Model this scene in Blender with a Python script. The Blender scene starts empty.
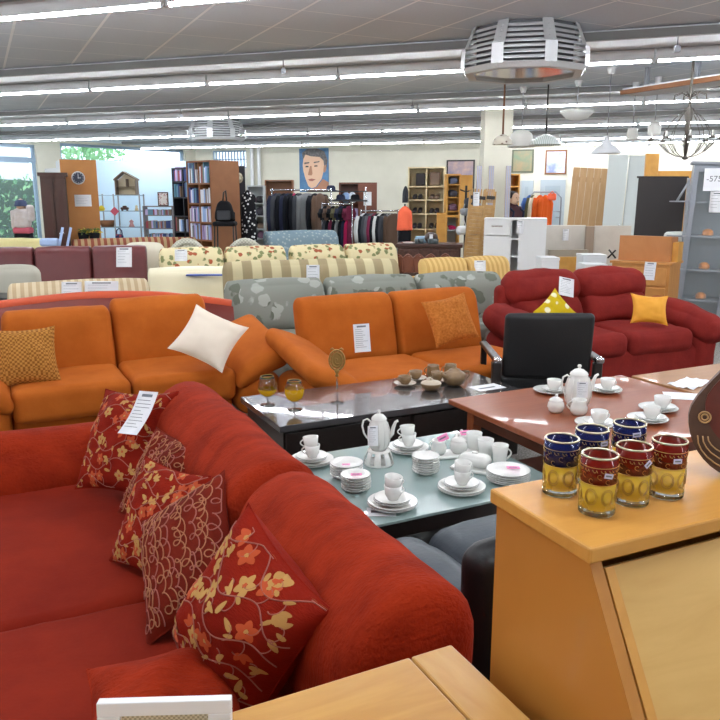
TUBE_E = 105.0
EXPO = 0.0
import bpy, math, random
from mathutils import Vector, Matrix, noise
random.seed(7)
R = math.radians
C = bpy.context.scene.collection
# ---------------------------------------------------------------- camera model
F = 757.0; TH = math.atan(165 / 757.0); YAW = R(26.5); H = 1.6
def ray(px, py):
    u = (px - 360) / F; v = (py - 360) / F
    y = math.cos(TH) - v * math.sin(TH)
    return Vector((u * math.cos(YAW) + y * math.sin(YAW), -u * math.sin(YAW) + y * math.cos(YAW), -math.sin(TH) - v * math.cos(TH)))
def onz(px, py, z):
    d = ray(px, py); t = (z - H) / d.z
    return Vector((d.x * t, d.y * t, z))
def at(px, py, t):
    return ray(px, py) * t + Vector((0, 0, H))
def zat(py, t): return at(360, py, t).z
RC = -YAW                      # rotation that turns a thing's front to the shopper's view

# ---------------------------------------------------------------- mesh builder
class MB:
    def __init__(s): s.v = []; s.f = []; s.m = []; s.sm = []
    def add(s, vs, fs, m=0, smooth=True, T=None):
        o = len(s.v)
        s.v += [tuple(T @ Vector(p)) if T else tuple(p) for p in vs]
        for f in fs:
            s.f.append([i + o for i in f]); s.m.append(m); s.sm.append(smooth)
        return s
    def box(s, x0, x1, y0, y1, z0, z1, m=0, T=None):
        vs = [(x, y, z) for z in (z0, z1) for y in (y0, y1) for x in (x0, x1)]
        return s.add(vs, [(0,2,3,1),(4,5,7,6),(0,1,5,4),(2,6,7,3),(0,4,6,2),(1,3,7,5)], m, False, T)
    def prism(s, poly, a0, a1, axis='y', m=0, T=None, smooth=False):
        n = len(poly)
        def p(q, a): return (q[0], a, q[1]) if axis == 'y' else ((a, q[0], q[1]) if axis == 'x' else (q[0], q[1], a))
        vs = [p(q, a0) for q in poly] + [p(q, a1) for q in poly]
        s.add(vs, [list(range(n))[::-1], list(range(n, 2 * n))], m, False, T)
        return s.add(vs, [(i, (i + 1) % n, n + (i + 1) % n, n + i) for i in range(n)], m, smooth, T)
    def lathe(s, prof, n=28, m=0, T=None, c=(0, 0, 0), a0=0, a1=2 * math.pi):
        vs = []; fs = []; full = abs(a1 - a0 - 2 * math.pi) < 1e-6; k = n if full else n + 1
        for r, z in prof:
            for i in range(k):
                a = a0 + (a1 - a0) * i / n
                vs.append((c[0] + r * math.cos(a), c[1] + r * math.sin(a), c[2] + z))
        for j in range(len(prof) - 1):
            for i in range(n):
                i2 = (i + 1) % k
                fs.append((j * k + i, j * k + i2, (j + 1) * k + i2, (j + 1) * k + i))
        return s.add(vs, fs, m, True, T)
    def tube(s, pts, r, n=8, m=0, closed=False, T=None):
        pts = [Vector(p) for p in pts]; N = len(pts); vs = []; fs = []
        up = Vector((0, 0, 1)); prev = None
        for i, p in enumerate(pts):
            a = pts[(i - 1) % N] if (closed or i > 0) else p
            b = pts[(i + 1) % N] if (closed or i < N - 1) else p
            t = (b - a)
            t = t.normalized() if t.length > 1e-9 else Vector((0, 0, 1))
            if prev is None:
                q = up if abs(t.z) < .9 else Vector((1, 0, 0))
                u = t.cross(q).normalized()
            else:
                u = (prev - t * prev.dot(t))
                u = u.normalized() if u.length > 1e-6 else t.orthogonal().normalized()
            prev = u; w = t.cross(u); rr = r[i] if isinstance(r, (list, tuple)) else r
            for k in range(n):
                an = 2 * math.pi * k / n
                vs.append(p + (u * math.cos(an) + w * math.sin(an)) * rr)
        for i in range(N if closed else N - 1):
            for k in range(n):
                j = (i + 1) % N
                fs.append((i * n + k, i * n + (k + 1) % n, j * n + (k + 1) % n, j * n + k))
        if not closed: fs += [list(range(n))[::-1], [(N - 1) * n + k for k in range(n)]]
        return s.add(vs, fs, m, True, T)
    def cyl(s, x, y, z0, z1, r, n=16, m=0, T=None):
        s.lathe([(r, z0), (r, z1)], n, m, T, (x, y, 0))
        c = [(x + r * math.cos(2 * math.pi * i / n), y + r * math.sin(2 * math.pi * i / n)) for i in range(n)]
        return s.add([(a, b, z0) for a, b in c] + [(a, b, z1) for a, b in c], [list(range(n))[::-1], list(range(n, 2 * n))], m, False, T)
    def soft(s, cx, cy, cz, sx, sy, sz, r=.05, n=6, puff=(0, 0, 0), m=0, T=None, wr=0, seed=0, fn=None, ws=4, scl=(1, 1, 1)):
        """padded block: rounded box with bulging faces and soft creases"""
        h = (sx / 2 / scl[0], sy / 2 / scl[1], sz / 2 / scl[2]); r = min(r, *h); co = []
        for a in range(3):
            L = h[a]; I = L - r
            c = [-L, -L + r * .12, -L + r * .4, -L + r * .75] if r > .008 else [-L, -L + r * .5]
            mid = [-I + 2 * I * k / n for k in range(n + 1)] if I > 1e-5 else [0]
            co.append(c + mid + [-x for x in c[::-1]])
        idx = {}; vs = []; fs = []
        def vid(p):
            k = (round(p[0], 5), round(p[1], 5), round(p[2], 5))
            if k in idx: return idx[k]
            q = Vector([max(-(h[i] - r), min(h[i] - r, p[i])) for i in range(3)])
            d = Vector(p) - q
            o = q + (d.normalized() * r if d.length > 1e-9 else d)
            u = [p[i] / h[i] for i in range(3)]
            for i in range(3):
                j, k2 = (i + 1) % 3, (i + 2) % 3
                if puff[i] and abs(u[i]) > .5: o[i] += math.copysign(puff[i] * (1 - u[j] ** 2) * (1 - u[k2] ** 2), u[i])
            if wr:
                nn = noise.noise_vector(Vector((o[0] * ws + seed, o[1] * ws, o[2] * ws))) * wr + noise.noise_vector(Vector((o[0] * ws * 3.1 + seed, o[1] * ws * 3.1, o[2] * ws * 3.1))) * wr * .35
                o = o + nn
            o = Vector((o[0] * scl[0] + cx, o[1] * scl[1] + cy, o[2] * scl[2] + cz))
            if fn: o = Vector(fn(*o))
            idx[k] = len(vs); vs.append(tuple(o)); return idx[k]
        for a in range(3):
            b, c = (a + 1) % 3, (a + 2) % 3
            for sg in (-1, 1):
                for i in range(len(co[b]) - 1):
                    for j in range(len(co[c]) - 1):
                        q = []
                        for ii, jj in ((i, j), (i + 1, j), (i + 1, j + 1), (i, j + 1)):
                            p = [0, 0, 0]; p[a] = sg * h[a]; p[b] = co[b][ii]; p[c] = co[c][jj]; q.append(vid(p))
                        if len(set(q)) < 3: continue
                        fs.append(q if sg > 0 else q[::-1])
        return s.add(vs, fs, m, True, T)
    def build(s, name, mats, parent=None, loc=(0, 0, 0), rot=0, bevel=0, seg=2):
        me = bpy.data.meshes.new(name); me.from_pydata(s.v, [], s.f)
        if not isinstance(mats, (list, tuple)): mats = [mats]
        for m in mats: me.materials.append(m)
        me.polygons.foreach_set('material_index', s.m); me.polygons.foreach_set('use_smooth', s.sm); me.update()
        o = bpy.data.objects.new(name, me); C.objects.link(o)
        if parent: o.parent = parent
        o.location = loc
        o.rotation_euler = rot if isinstance(rot, (tuple, list)) or hasattr(rot, 'to_matrix') else (0, 0, rot)
        if bevel:
            b = o.modifiers.new('edge', 'BEVEL'); b.width = bevel; b.segments = seg; b.limit_method = 'ANGLE'; b.angle_limit = R(50)
        return o
def TR(loc=(0, 0, 0), rx=0, ry=0, rz=0):
    return Matrix.Translation(loc) @ Matrix.Rotation(rz, 4, 'Z') @ Matrix.Rotation(ry, 4, 'Y') @ Matrix.Rotation(rx, 4, 'X')
def tag(o, label, cat, group=None):
    o['label'] = label; o['category'] = cat
    if group: o['group'] = group
    return o
def thing(name, label, cat, loc=(0, 0, 0), rz=0, group=None):
    o = bpy.data.objects.new(name, None); C.objects.link(o); o.empty_display_size = .1
    o.location = loc; o.rotation_euler = rz if isinstance(rz, tuple) else (0, 0, rz)
    return tag(o, label, cat, group)
def struct(o): o['kind'] = 'structure'; return o
def dup(root, loc, rz=0, label=None, group=None):
    r = root.copy(); C.objects.link(r); r.location = loc; r.rotation_euler = rz if isinstance(rz, tuple) else (0, 0, rz)
    if label: r['label'] = label
    if group: r['group'] = group
    for ch in list(root.children):
        c = ch.copy(); C.objects.link(c); c.parent = r
        for g in ch.children:
            d = g.copy(); C.objects.link(d); d.parent = c
    return r
class Fr:
    """a standing place: point on the floor and turn about the vertical"""
    def __init__(s, X, Y, rz=RC, z=0): s.o = Vector((X, Y, z)); s.r = rz
    def w(s, x, y, z=0):
        c, n = math.cos(s.r), math.sin(s.r)
        return (s.o.x + x * c - y * n, s.o.y + x * n + y * c, s.o.z + z)
def spot(px, t, rz=RC, z=0):
    p = at(px, 195, t); return Fr(p.x, p.y, rz, z)

# ---------------------------------------------------------------- materials
def lin(c): return tuple(((x / 255) / 12.92 if x / 255 <= .04045 else ((x / 255 + .055) / 1.055) ** 2.4) for x in c) + (1,)
_M = {}
def mat(name, c, rough=.6, met=0, c2=None, sc=8, bump=0, bs=60, tex='noise', emit=0, trans=0, ior=1.45, coat=0, stretch=(1, 1, 1), spec=None, sheen=0, c3=None, coord='Object', alpha=1):
    if name in _M: return _M[name]
    m = bpy.data.materials.new(name); m.use_nodes = True; nt = m.node_tree; N = nt.nodes; L = nt.links
    b = N['Principled BSDF']; col = lin(c)
    b.inputs['Base Color'].default_value = col; b.inputs['Roughness'].default_value = rough; b.inputs['Metallic'].default_value = met
    b.inputs['IOR'].default_value = ior; b.inputs['Transmission Weight'].default_value = trans; b.inputs['Coat Weight'].default_value = coat
    b.inputs['Sheen Weight'].default_value = sheen; b.inputs['Alpha'].default_value = alpha
    if spec is None and rough >= .8: spec = .2
    if spec is not None: b.inputs['Specular IOR Level'].default_value = spec
    if emit: b.inputs['Emission Color'].default_value = col; b.inputs['Emission Strength'].default_value = emit
    if c2 or bump:
        tc = N.new('ShaderNodeTexCoord'); mp = N.new('ShaderNodeMapping'); mp.inputs['Scale'].default_value = stretch
        L.new(tc.outputs[coord], mp.inputs['Vector'])
    if c2:
        rp = N.new('ShaderNodeValToRGB'); e = rp.color_ramp.elements
        e[0].color = col; e[1].color = lin(c2)
        if tex == 'noise':
            t = N.new('ShaderNodeTexNoise'); t.inputs['Scale'].default_value = sc; t.inputs['Detail'].default_value = 6; t.inputs['Roughness'].default_value = .6; o = t.outputs['Fac']
            e[0].position = .35; e[1].position = .65
        elif tex == 'wood':
            t = N.new('ShaderNodeTexNoise'); t.inputs['Scale'].default_value = sc * 2.2; t.inputs['Detail'].default_value = 6; t.inputs['Roughness'].default_value = .55; t.inputs['Distortion'].default_value = .8; o = t.outputs['Fac']; e[0].position = .25; e[1].position = .8
        elif tex == 'speck':
            t = N.new('ShaderNodeTexNoise'); t.inputs['Scale'].default_value = sc; t.inputs['Detail'].default_value = 2; t.inputs['Roughness'].default_value = .9; o = t.outputs['Fac']
            e[0].position = .42; e[1].position = .58
        elif tex == 'stripe':
            t = N.new('ShaderNodeTexWave'); t.wave_type = 'BANDS'; t.bands_direction = 'X'; t.inputs['Scale'].default_value = sc; o = t.outputs['Fac']
            e[0].position = .45; e[1].position = .55
        elif tex == 'check':
            t = N.new('ShaderNodeTexChecker'); t.inputs['Scale'].default_value = sc; o = t.outputs['Fac']
        elif tex == 'spots':
            t = N.new('ShaderNodeTexVoronoi'); t.inputs['Scale'].default_value = sc; o = t.outputs['Distance']
            e[0].color, e[1].color = lin(c2), col; e[0].position = .28; e[1].position = .36
        if tex == 'floral':
            t = N.new('ShaderNodeTexVoronoi'); t.inputs['Scale'].default_value = sc
            t2 = N.new('ShaderNodeTexNoise'); t2.inputs['Scale'].default_value = sc * .5
            n3 = N.new('ShaderNodeTexNoise'); n3.inputs['Scale'].default_value = sc * 2.2
            ma = N.new('ShaderNodeMath'); ma.operation = 'MULTIPLY_ADD'; ma.inputs[1].default_value = .5; L.new(n3.outputs['Fac'], ma.inputs[0]); L.new(t.outputs['Distance'], ma.inputs[2])
            L.new(mp.outputs[0], t.inputs['Vector']); L.new(mp.outputs[0], t2.inputs['Vector']); L.new(mp.outputs[0], n3.inputs['Vector'])
            r2 = N.new('ShaderNodeValToRGB'); r2.color_ramp.interpolation = 'CONSTANT'; q = r2.color_ramp.elements
            q[0].color = lin(c2); q[1].color = lin(c3 or c2); q[1].position = .5
            L.new(t2.outputs['Fac'], r2.inputs[0])
            e[0].color = (0, 0, 0, 1); e[1].color = (1, 1, 1, 1); e[0].position = .6; e[1].position = .68
            L.new(ma.outputs[0], rp.inputs[0])
            mx = N.new('ShaderNodeMix'); mx.data_type = 'RGBA'; L.new(rp.outputs[0], mx.inputs[0]); L.new(r2.outputs[0], mx.inputs[6]); mx.inputs[7].default_value = col
            L.new(mx.outputs[2], b.inputs['Base Color'])
        else:
            L.new(mp.outputs[0], t.inputs['Vector']); L.new(o, rp.inputs[0]); L.new(rp.outputs[0], b.inputs['Base Color'])
    if bump:
        t = N.new('ShaderNodeTexNoise'); t.inputs['Scale'].default_value = bs; t.inputs['Detail'].default_value = 3
        L.new(mp.outputs[0], t.inputs['Vector'])
        bp = N.new('ShaderNodeBump'); bp.inputs['Strength'].default_value = bump; bp.inputs['Distance'].default_value = .01
        L.new(t.outputs['Fac'], bp.inputs['Height']); L.new(bp.outputs[0], b.inputs['Normal'])
    _M[name] = m; return m
white = mat('white paper', (235, 236, 240), .7)
ink = mat('grey ink', (120, 124, 132), .8)
dark = mat('black lacquer', (30, 25, 24), .35)
black = mat('black cloth', (22, 22, 26), .8)
chrome = mat('polished metal', (200, 200, 205), .2, 1)
greymetal = mat('grey metal', (150, 153, 160), .4, .6)
whitelac = mat('white lacquer', (228, 228, 228), .35)
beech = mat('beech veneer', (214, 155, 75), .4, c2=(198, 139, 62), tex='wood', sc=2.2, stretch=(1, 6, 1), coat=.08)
porc = mat('white porcelain', (236, 236, 232), .15, coat=.4)

def paper(name, label, cat, w, h, loc, rot, lines=8, group=None, head=True, bend=0):
    """sheet standing in its own X-Z plane, base centre at the origin, print on its front (-Y)"""
    mb = MB(); n = 8; vs = []; fs = []
    def pt(x, z, y=0): return (x, y + bend * math.sin(math.pi * z / h), z)
    for k in range(n + 1):
        z = h * k / n
        vs += [pt(-w / 2, z), pt(w / 2, z), pt(-w / 2, z, .0008), pt(w / 2, z, .0008)]
    for k in range(n):
        a = 4 * k; b = a + 4
        fs += [(a, a + 1, b + 1, b), (a + 2, b + 2, b + 3, a + 3), (a, b, b + 2, a + 2), (a + 1, a + 3, b + 3, b + 1)]
    mb.add(vs, fs, 0)
    rnd = random.Random(label)
    def q(x0, x1, z0, z1):
        mb.add([pt(x0, z0, -.0006), pt(x1, z0, -.0006), pt(x1, z1, -.0006), pt(x0, z1, -.0006)], [(0, 1, 2, 3)], 1)
    if head: q(-w * .28, w * .28, h * .88, h * .94)
    for i in range(lines):
        z = h * (.8 - .7 * i / max(1, lines)); x1 = -w * .4 + w * .8 * rnd.uniform(.45, 1)
        q(-w * .4, x1, z, z + h * .012)
    o = mb.build(name, [white, ink], None, loc, rot)
    return tag(o, label, cat, group)

# ---------------------------------------------------------------- the room
S2 = math.sqrt(.5)
def ND(D, s, z=0): return Vector((S2 * D + S2 * s, S2 * D - S2 * s, z))    # distance across the light rows, distance along them
CEIL = 2.92
wallm = mat('cream wall paint', (216, 212, 196), .85, c2=(210, 206, 190), sc=2)
def tilemat():
    m = bpy.data.materials.new('ceiling tiles'); m.use_nodes = True; nt = m.node_tree; N = nt.nodes; L = nt.links; b = N['Principled BSDF']
    b.inputs['Roughness'].default_value = .9
    tc = N.new('ShaderNodeTexCoord'); sp = N.new('ShaderNodeSeparateXYZ'); L.new(tc.outputs['Object'], sp.inputs[0])
    fac = []
    for ax, wd in ((0, .036), (1, .02)):
        a = N.new('ShaderNodeMath'); a.operation = 'MULTIPLY_ADD'; a.inputs[1].default_value = 1 / .62; a.inputs[2].default_value = 100.35 if ax == 0 else 100.1
        f = N.new('ShaderNodeMath'); f.operation = 'FRACT'; c = N.new('ShaderNodeMath'); c.operation = 'LESS_THAN'; c.inputs[1].default_value = wd
        L.new(sp.outputs[ax], a.inputs[0]); L.new(a.outputs[0], f.inputs[0]); L.new(f.outputs[0], c.inputs[0]); fac.append(c)
    mx = N.new('ShaderNodeMath'); mx.operation = 'MAXIMUM'; L.new(fac[0].outputs[0], mx.inputs[0]); L.new(fac[1].outputs[0], mx.inputs[1])
    ns = N.new('ShaderNodeTexNoise'); ns.inputs['Scale'].default_value = 40; L.new(tc.outputs['Object'], ns.inputs['Vector'])
    r = N.new('ShaderNodeValToRGB'); r.color_ramp.elements[0].color = lin((208, 217, 226)); r.color_ramp.elements[1].color = lin((217, 225, 233)); L.new(ns.outputs['Fac'], r.inputs[0])
    mm = N.new('ShaderNodeMix'); mm.data_type = 'RGBA'; L.new(mx.outputs[0], mm.inputs[0]); L.new(r.outputs[0], mm.inputs[6]); mm.inputs[7].default_value = lin((250, 253, 255))
    L.new(mm.outputs[2], b.inputs['Base Color']); return m
tiles = tilemat()
carpet = mat('speckled grey carpet', (112, 108, 104), .95, c2=(176, 172, 166), sc=90, tex='speck', bump=.4, bs=160)
cornerA = Vector((-7.0, 16.45)); cornerAB = Vector((5.86, 22.44)); cornerB = Vector((19.5, 8.8)); c3_ = Vector((12, -7)); c4_ = Vector((-8, -6))
poly = [(p.x, p.y) for p in (cornerA, cornerAB, cornerB, c3_, c4_)]
m = MB(); m.prism(poly, -.1, 0, 'z'); struct(m.build('floor', carpet))
m = MB(); m.prism(poly, CEIL, CEIL + .1, 'z'); struct(m.build('ceiling', tiles))
def wallseg(name, a, b, holes=(), z1=CEIL, th=.25, mt=None):
    """wall from a to b (seen from its right-hand side); holes (s0, s1, z0, z1) along it"""
    L = (b - a).length; ang = math.atan2(b.y - a.y, b.x - a.x); mb = MB()
    xs = sorted({0, L} | {h[0] for h in holes} | {h[1] for h in holes})
    for x0, x1 in zip(xs, xs[1:]):
        hs = sorted([h for h in holes if h[0] <= x0 + 1e-6 and h[1] >= x1 - 1e-6], key=lambda h: h[2]); z = 0
        for h in hs:
            if h[2] > z: mb.box(x0, x1, 0, th, z, h[2])
            z = h[3]
        if z < z1: mb.box(x0, x1, 0, th, z, z1)
    return struct(mb.build(name, mt or wallm, None, (a.x, a.y, 0), ang)), ang
def along(a, b, px):
    """distance from a along a-b where the sight line through column px meets it"""
    d = ray(px, 195); d2 = Vector((d.x, d.y)); w = (b - a).normalized()
    M_ = w.x * d2.y - w.y * d2.x
    return -(a.x * d2.y - a.y * d2.x) / M_
def depth_at(a, b, px):
    s = along(a, b, px); p = a + (b - a).normalized() * s
    return p.x * math.sin(YAW) + p.y * math.cos(YAW), p
A0, A1 = cornerA, cornerAB
LA = (A1 - A0).length
tA = depth_at(A0, A1, 30)[0]
wins = [(.6, along(A0, A1, 40), .25, 2.78), (along(A0, A1, 64), along(A0, A1, 187), .25, 2.86)]
wallseg('wall_left', A0, A1, wins)
B0, B1 = cornerAB, cornerB
hw = (along(B0, B1, 214), along(B0, B1, 247), 2.35, 2.84)
wallseg('wall_back', B0, B1, [hw])
wallseg('wall_right', B1, c3_); wallseg('wall_rear', c3_, c4_); wallseg('wall_near', c4_, A0)
# window frames and panes
wfm = mat('grey window frame', (150, 170, 190), .5); glassm = mat('window glass', (225, 238, 250), .02, alpha=.1)
angA = math.atan2(A1.y - A0.y, A1.x - A0.x)
frost = mat('pale blue display backing', (205, 232, 250), .6)
for k, (s0, s1, z0, z1) in enumerate(wins):
    mb = MB(); tz = 2.42; fw = .07
    mb.box(s0, s1, .08, .15, z0, z0 + fw); mb.box(s0, s1, .08, .15, z1 - fw, z1); mb.box(s0, s0 + fw, .08, .15, z0, z1); mb.box(s1 - fw, s1, .08, .15, z0, z1); mb.box(s0, s1, .06, .16, tz - .06, tz + .06)
    if k: mb.box((s0 + s1) / 2 - .04, (s0 + s1) / 2 + .04, .08, .15, z0, tz)
    wf = struct(mb.build('window_%d' % (k + 1), wfm, None, (A0.x, A0.y, 0), angA))
    mb = MB(); mb.box(s0 + fw, s1 - fw, .11, .116, z0 + fw, z1 - fw); mb.build('window_pane', glassm, wf)
angB = math.atan2(B1.y - B0.y, B1.x - B0.x)
mb = MB(); s0, s1, z0, z1 = hw
for z in (z0, z1 - .04): mb.box(s0, s1, .05, .1, z, z + .04)
for i in range(12): x = s0 + (s1 - s0) * i / 11; mb.box(x - .015, x + .015, .05, .1, z0, z1)
mb.box(s0, s1, .05, .1, (z0 + z1) / 2 - .015, (z0 + z1) / 2 + .015)
wf = struct(mb.build('window_3', wfm, None, (B0.x, B0.y, 0), angB)); mb = MB(); mb.box(s0, s1, .12, .125, z0, z1); mb.build('window_pane', glassm, wf)

# ceiling: stepped white panels with grey rails, rows of fluorescent lamps
panelm = mat('smooth white ceiling panel', (218, 221, 224), .7); railm = mat('grey ceiling rail', (122, 121, 120), .6)
tubem = mat('fluorescent tube', (240, 245, 251), .4, emit=TUBE_E)
fixm = mat('white lamp housing', (220, 222, 225), .5)
def inside(p, marg=.35):
    n = len(poly)
    for i in range(n):
        a = Vector(poly[i]); b = Vector(poly[(i + 1) % n]); e = (b - a).normalized()
        if (p.x - a.x) * e.y - (p.y - a.y) * e.x < marg: return False
    return True
rows = [-2.6, 1.25, 4.5, 7.68, 11.0, 14.2, 17.5, 19.3]; TL = 1.51
fx = None
names = ['second', 'third', 'fourth', 'fifth', 'sixth', 'seventh']
for ri, D in enumerate(rows):
    s = -5.82 - 12 * TL; ss = []
    while s < 16:
        if inside(ND(D, s)) and inside(ND(D, s + TL)): ss.append(s)
        s += TL
    if ri == 7: ss = [q for q in ss if q > -3]
    if not ss: continue
    a, b = ss[0], ss[-1] + TL
    if ri < 7:
        mb = MB(); c = ND(D, 0); mb.box(a, b, -.75, .06, 2.885, CEIL)
        struct(mb.build('trim_%d' % (ri + 1), panelm, None, (c.x, c.y, 0), R(-45)))
        mb = MB(); mb.box(a, b, -.80, -.75, 2.835, 2.90)
        struct(mb.build('trim_%d' % (ri + 11), railm, None, (c.x, c.y, 0), R(-45)))
    for k, s in enumerate(ss):
        p = ND(D, s + TL / 2, 2.78)
        if fx is None:
            fx = thing('fluorescent_lamp', '', 'ceiling lamp', p, R(-45), 'fluorescent tubes in rows under the ceiling')
            mb = MB(); mb.box(-TL / 2 + .01, TL / 2 - .01, -.03, .03, .004, .094); mb.box(-TL / 2 + .005, -TL / 2 + .03, -.02, .02, -.02, .04); mb.box(TL / 2 - .03, TL / 2 - .005, -.02, .02, -.02, .04)
            mb.build('housing', fixm, fx)
            mb = MB(); mb.tube([(-TL / 2 + .03, 0, 0), (TL / 2 - .03, 0, 0)], .016, 8); mb.build('tube', tubem, fx)
            o = fx
        else: o = dup(fx, p, R(-45))
        where = {0: 'in the rearmost row of the shop ceiling', 1: 'in the row right over the porcelain tables', 2: 'in the nearest row seen across the ceiling top', 3: 'in the row beside the big octagonal heater', 4: 'in the row in front of the small octagonal heater', 5: 'in the fourth row back above the sofas', 6: 'in the short looking far row above the clothes racks', 7: 'in the last row right before the back wall'}[ri]
        o['label'] = 'white fluorescent tube lamp ' + where
# ================================================================ foreground furniture
# --- beech writing bureau with sloping flap
bur = thing('writing_bureau', 'pale beech writing bureau with a sloping flap, six coloured glasses on its top', 'desk', (.668, -.004, 0), R(-1.75))
X1 = 1.0
mb = MB(); mb.box(0, X1, .70, .935, 1.116, 1.14); mb.build('top', beech, bur, bevel=.004)
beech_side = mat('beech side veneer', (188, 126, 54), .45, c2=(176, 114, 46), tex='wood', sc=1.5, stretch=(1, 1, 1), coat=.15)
prof = [(.715, 1.115), (.93, 1.115), (.93, 0), (.44, 0), (.44, .62)]
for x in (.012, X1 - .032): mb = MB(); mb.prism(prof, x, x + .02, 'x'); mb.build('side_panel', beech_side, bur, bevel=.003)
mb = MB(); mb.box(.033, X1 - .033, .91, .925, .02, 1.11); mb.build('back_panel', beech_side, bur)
# flap: framed board lying on the slope
sl = Vector((0, .44 - .715, .62 - 1.111)); SLn = sl.length; ang = math.atan2(-sl.z, -sl.y)
flapT = Matrix.Translation((0, .715, 1.111)) @ Matrix.Rotation(ang, 4, 'X')      # local -y runs down the slope
beech_flap = mat('pale beech flap veneer', (218, 176, 106), .5, c2=(196, 150, 80), tex='wood', sc=1.6, stretch=(1, 9, 1))
mb = MB(); mb.box(.036, X1 - .036, -SLn + .02, -.012, -.022, -.004, 0, flapT); fl = mb.build('flap', beech_flap, bur, bevel=.002)
for q in ((.036, .052), (X1 - .052, X1 - .036)): mb = MB(); mb.box(q[0], q[1], -SLn + .02, -.012, -.0035, .001, 0, flapT); mb.build('flap_edge', beech, fl, bevel=.001)
mb = MB(); mb.box(.034, X1 - .034, .46, .48, .05, .60); mb.build('front_panel', beech, bur, bevel=.002)
# --- front cabinet
oak = mat('honey oak', (206, 156, 84), .3, c2=(186, 132, 62), tex='wood', sc=1.6, stretch=(1.2, 9, 1), coat=.4)
oak2 = mat('honey oak edge', (212, 166, 98), .3, c2=(198, 146, 76), tex='wood', sc=1.6, stretch=(9, 1.2, 1), coat=.4)
cab = thing('oak_cabinet', 'honey oak cabinet top with an inlaid border, closest to the shopper', 'cabinet', (0, 0, 0))
mb = MB(); mb.box(-.75, .575, .22, .97, .822, .85); mb.build('top', oak, cab, bevel=.004)
mb = MB(); mb.box(.578, .658, .22, .97, .822, .85); mb.build('top_border', oak2, cab, bevel=.004)
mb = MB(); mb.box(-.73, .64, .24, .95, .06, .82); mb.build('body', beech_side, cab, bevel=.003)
mb = MB(); mb.box(-.70, .61, .27, .92, 0, .058); mb.build('plinth', dark, cab)
# white frame standing on it
fr = thing('picture_frame', 'white picture frame with a woven beige mount, on the oak cabinet', 'picture frame', at(161, 697, .96) - Vector((0, 0, .134)), (R(-6), 0, R(-24)))
mb = MB(); w, h, b = .172, .110, .03
mb.box(-w / 2, w / 2, 0, .014, h - .019, h); mb.box(-w / 2, w / 2, 0, .014, 0, .02); mb.box(-w / 2, -w / 2 + b, 0, .014, .02, h - .019); mb.box(w / 2 - b, w / 2, 0, .014, .02, h - .019)
whitefr = mat('white frame paint', (232, 232, 235), .45)
mb.build('frame', whitefr, fr, bevel=.0015)
weave = mat('beige weave', (200, 190, 165), .9, c2=(158, 150, 130), tex='check', sc=320)
mb = MB(); mb.box(-w / 2 + b, w / 2 - b, .008, .012, .02, h - .019); mb.build('mount', weave, fr)
fr.location.z = .853
# --- carved plaque on the bureau
carv = mat('dark carved wood', (74, 46, 32), .5, c2=(90, 58, 40), sc=18, coat=.3); carvr = mat('reddish carved wood', (112, 38, 24), .35, c2=(92, 34, 24), sc=14, coat=.3); carvl = mat('light incised line', (176, 138, 92), .5)
T = TR((0, 0, 0), R(78), 0, 0)
def leafout(k=1.0, n=40):
    return [(k * .094 * math.cos(a) + max(0, math.sin(a)) ** 2 * .075 * k, k * .10 * math.sin(a) + max(0, math.sin(a)) ** 3 * .10 * k + .10) for a in [2 * math.pi * i / n - math.pi / 2 for i in range(n)]]
pl = thing('carved_plaque', 'large dark carved wooden plaque with ring eyes, on the bureau beside the glasses', 'ornament', (1.088, .765, 1.141), (R(-8), R(0), R(-48)))
m1 = MB(); m1.prism(leafout(), 0, .03, 'y', 0, smooth=True); m1.build('disc', carv, pl, bevel=.004)
m1 = MB(); m1.prism([(x * .86 + .010, (z - .10) * .80 + .125) for x, z in leafout()], -.004, .001, 'y'); m1.build('red_field', carvr, pl, bevel=.002)
m1 = MB()
for cx, cz, rr in ((-.070, .100, .009), (-.022, .150, .014), (.055, .150, .014), (.08, .09, .009)):
    for q in (rr, rr * .55): m1.tube([(cx + q * math.cos(a), -.006, cz + q * math.sin(a)) for a in [2 * math.pi * i / 16 for i in range(16)]], .0016, 6, closed=True)
for k in range(7): m1.tube([(-.035 + .007 * k, -.005, .07 + .002 * k), (-.01 + .006 * k, -.005, .095 + .002 * k)], .0012, 5)
for k in range(5): m1.tube([(-.03 + .022 * k + .008 * j, -.005, .175 + .013 * j) for j in range(6)], .0012, 5)
for k in range(3): m1.tube([(.078 * (1 - .1 * k) * math.cos(a), -.002, .068 + (.055 - .012 * k) * math.sin(a)) for a in [math.pi + math.pi * i / 14 for i in range(15)]], .0012, 5)
m1.build('carved_lines', carvl, pl)
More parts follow.
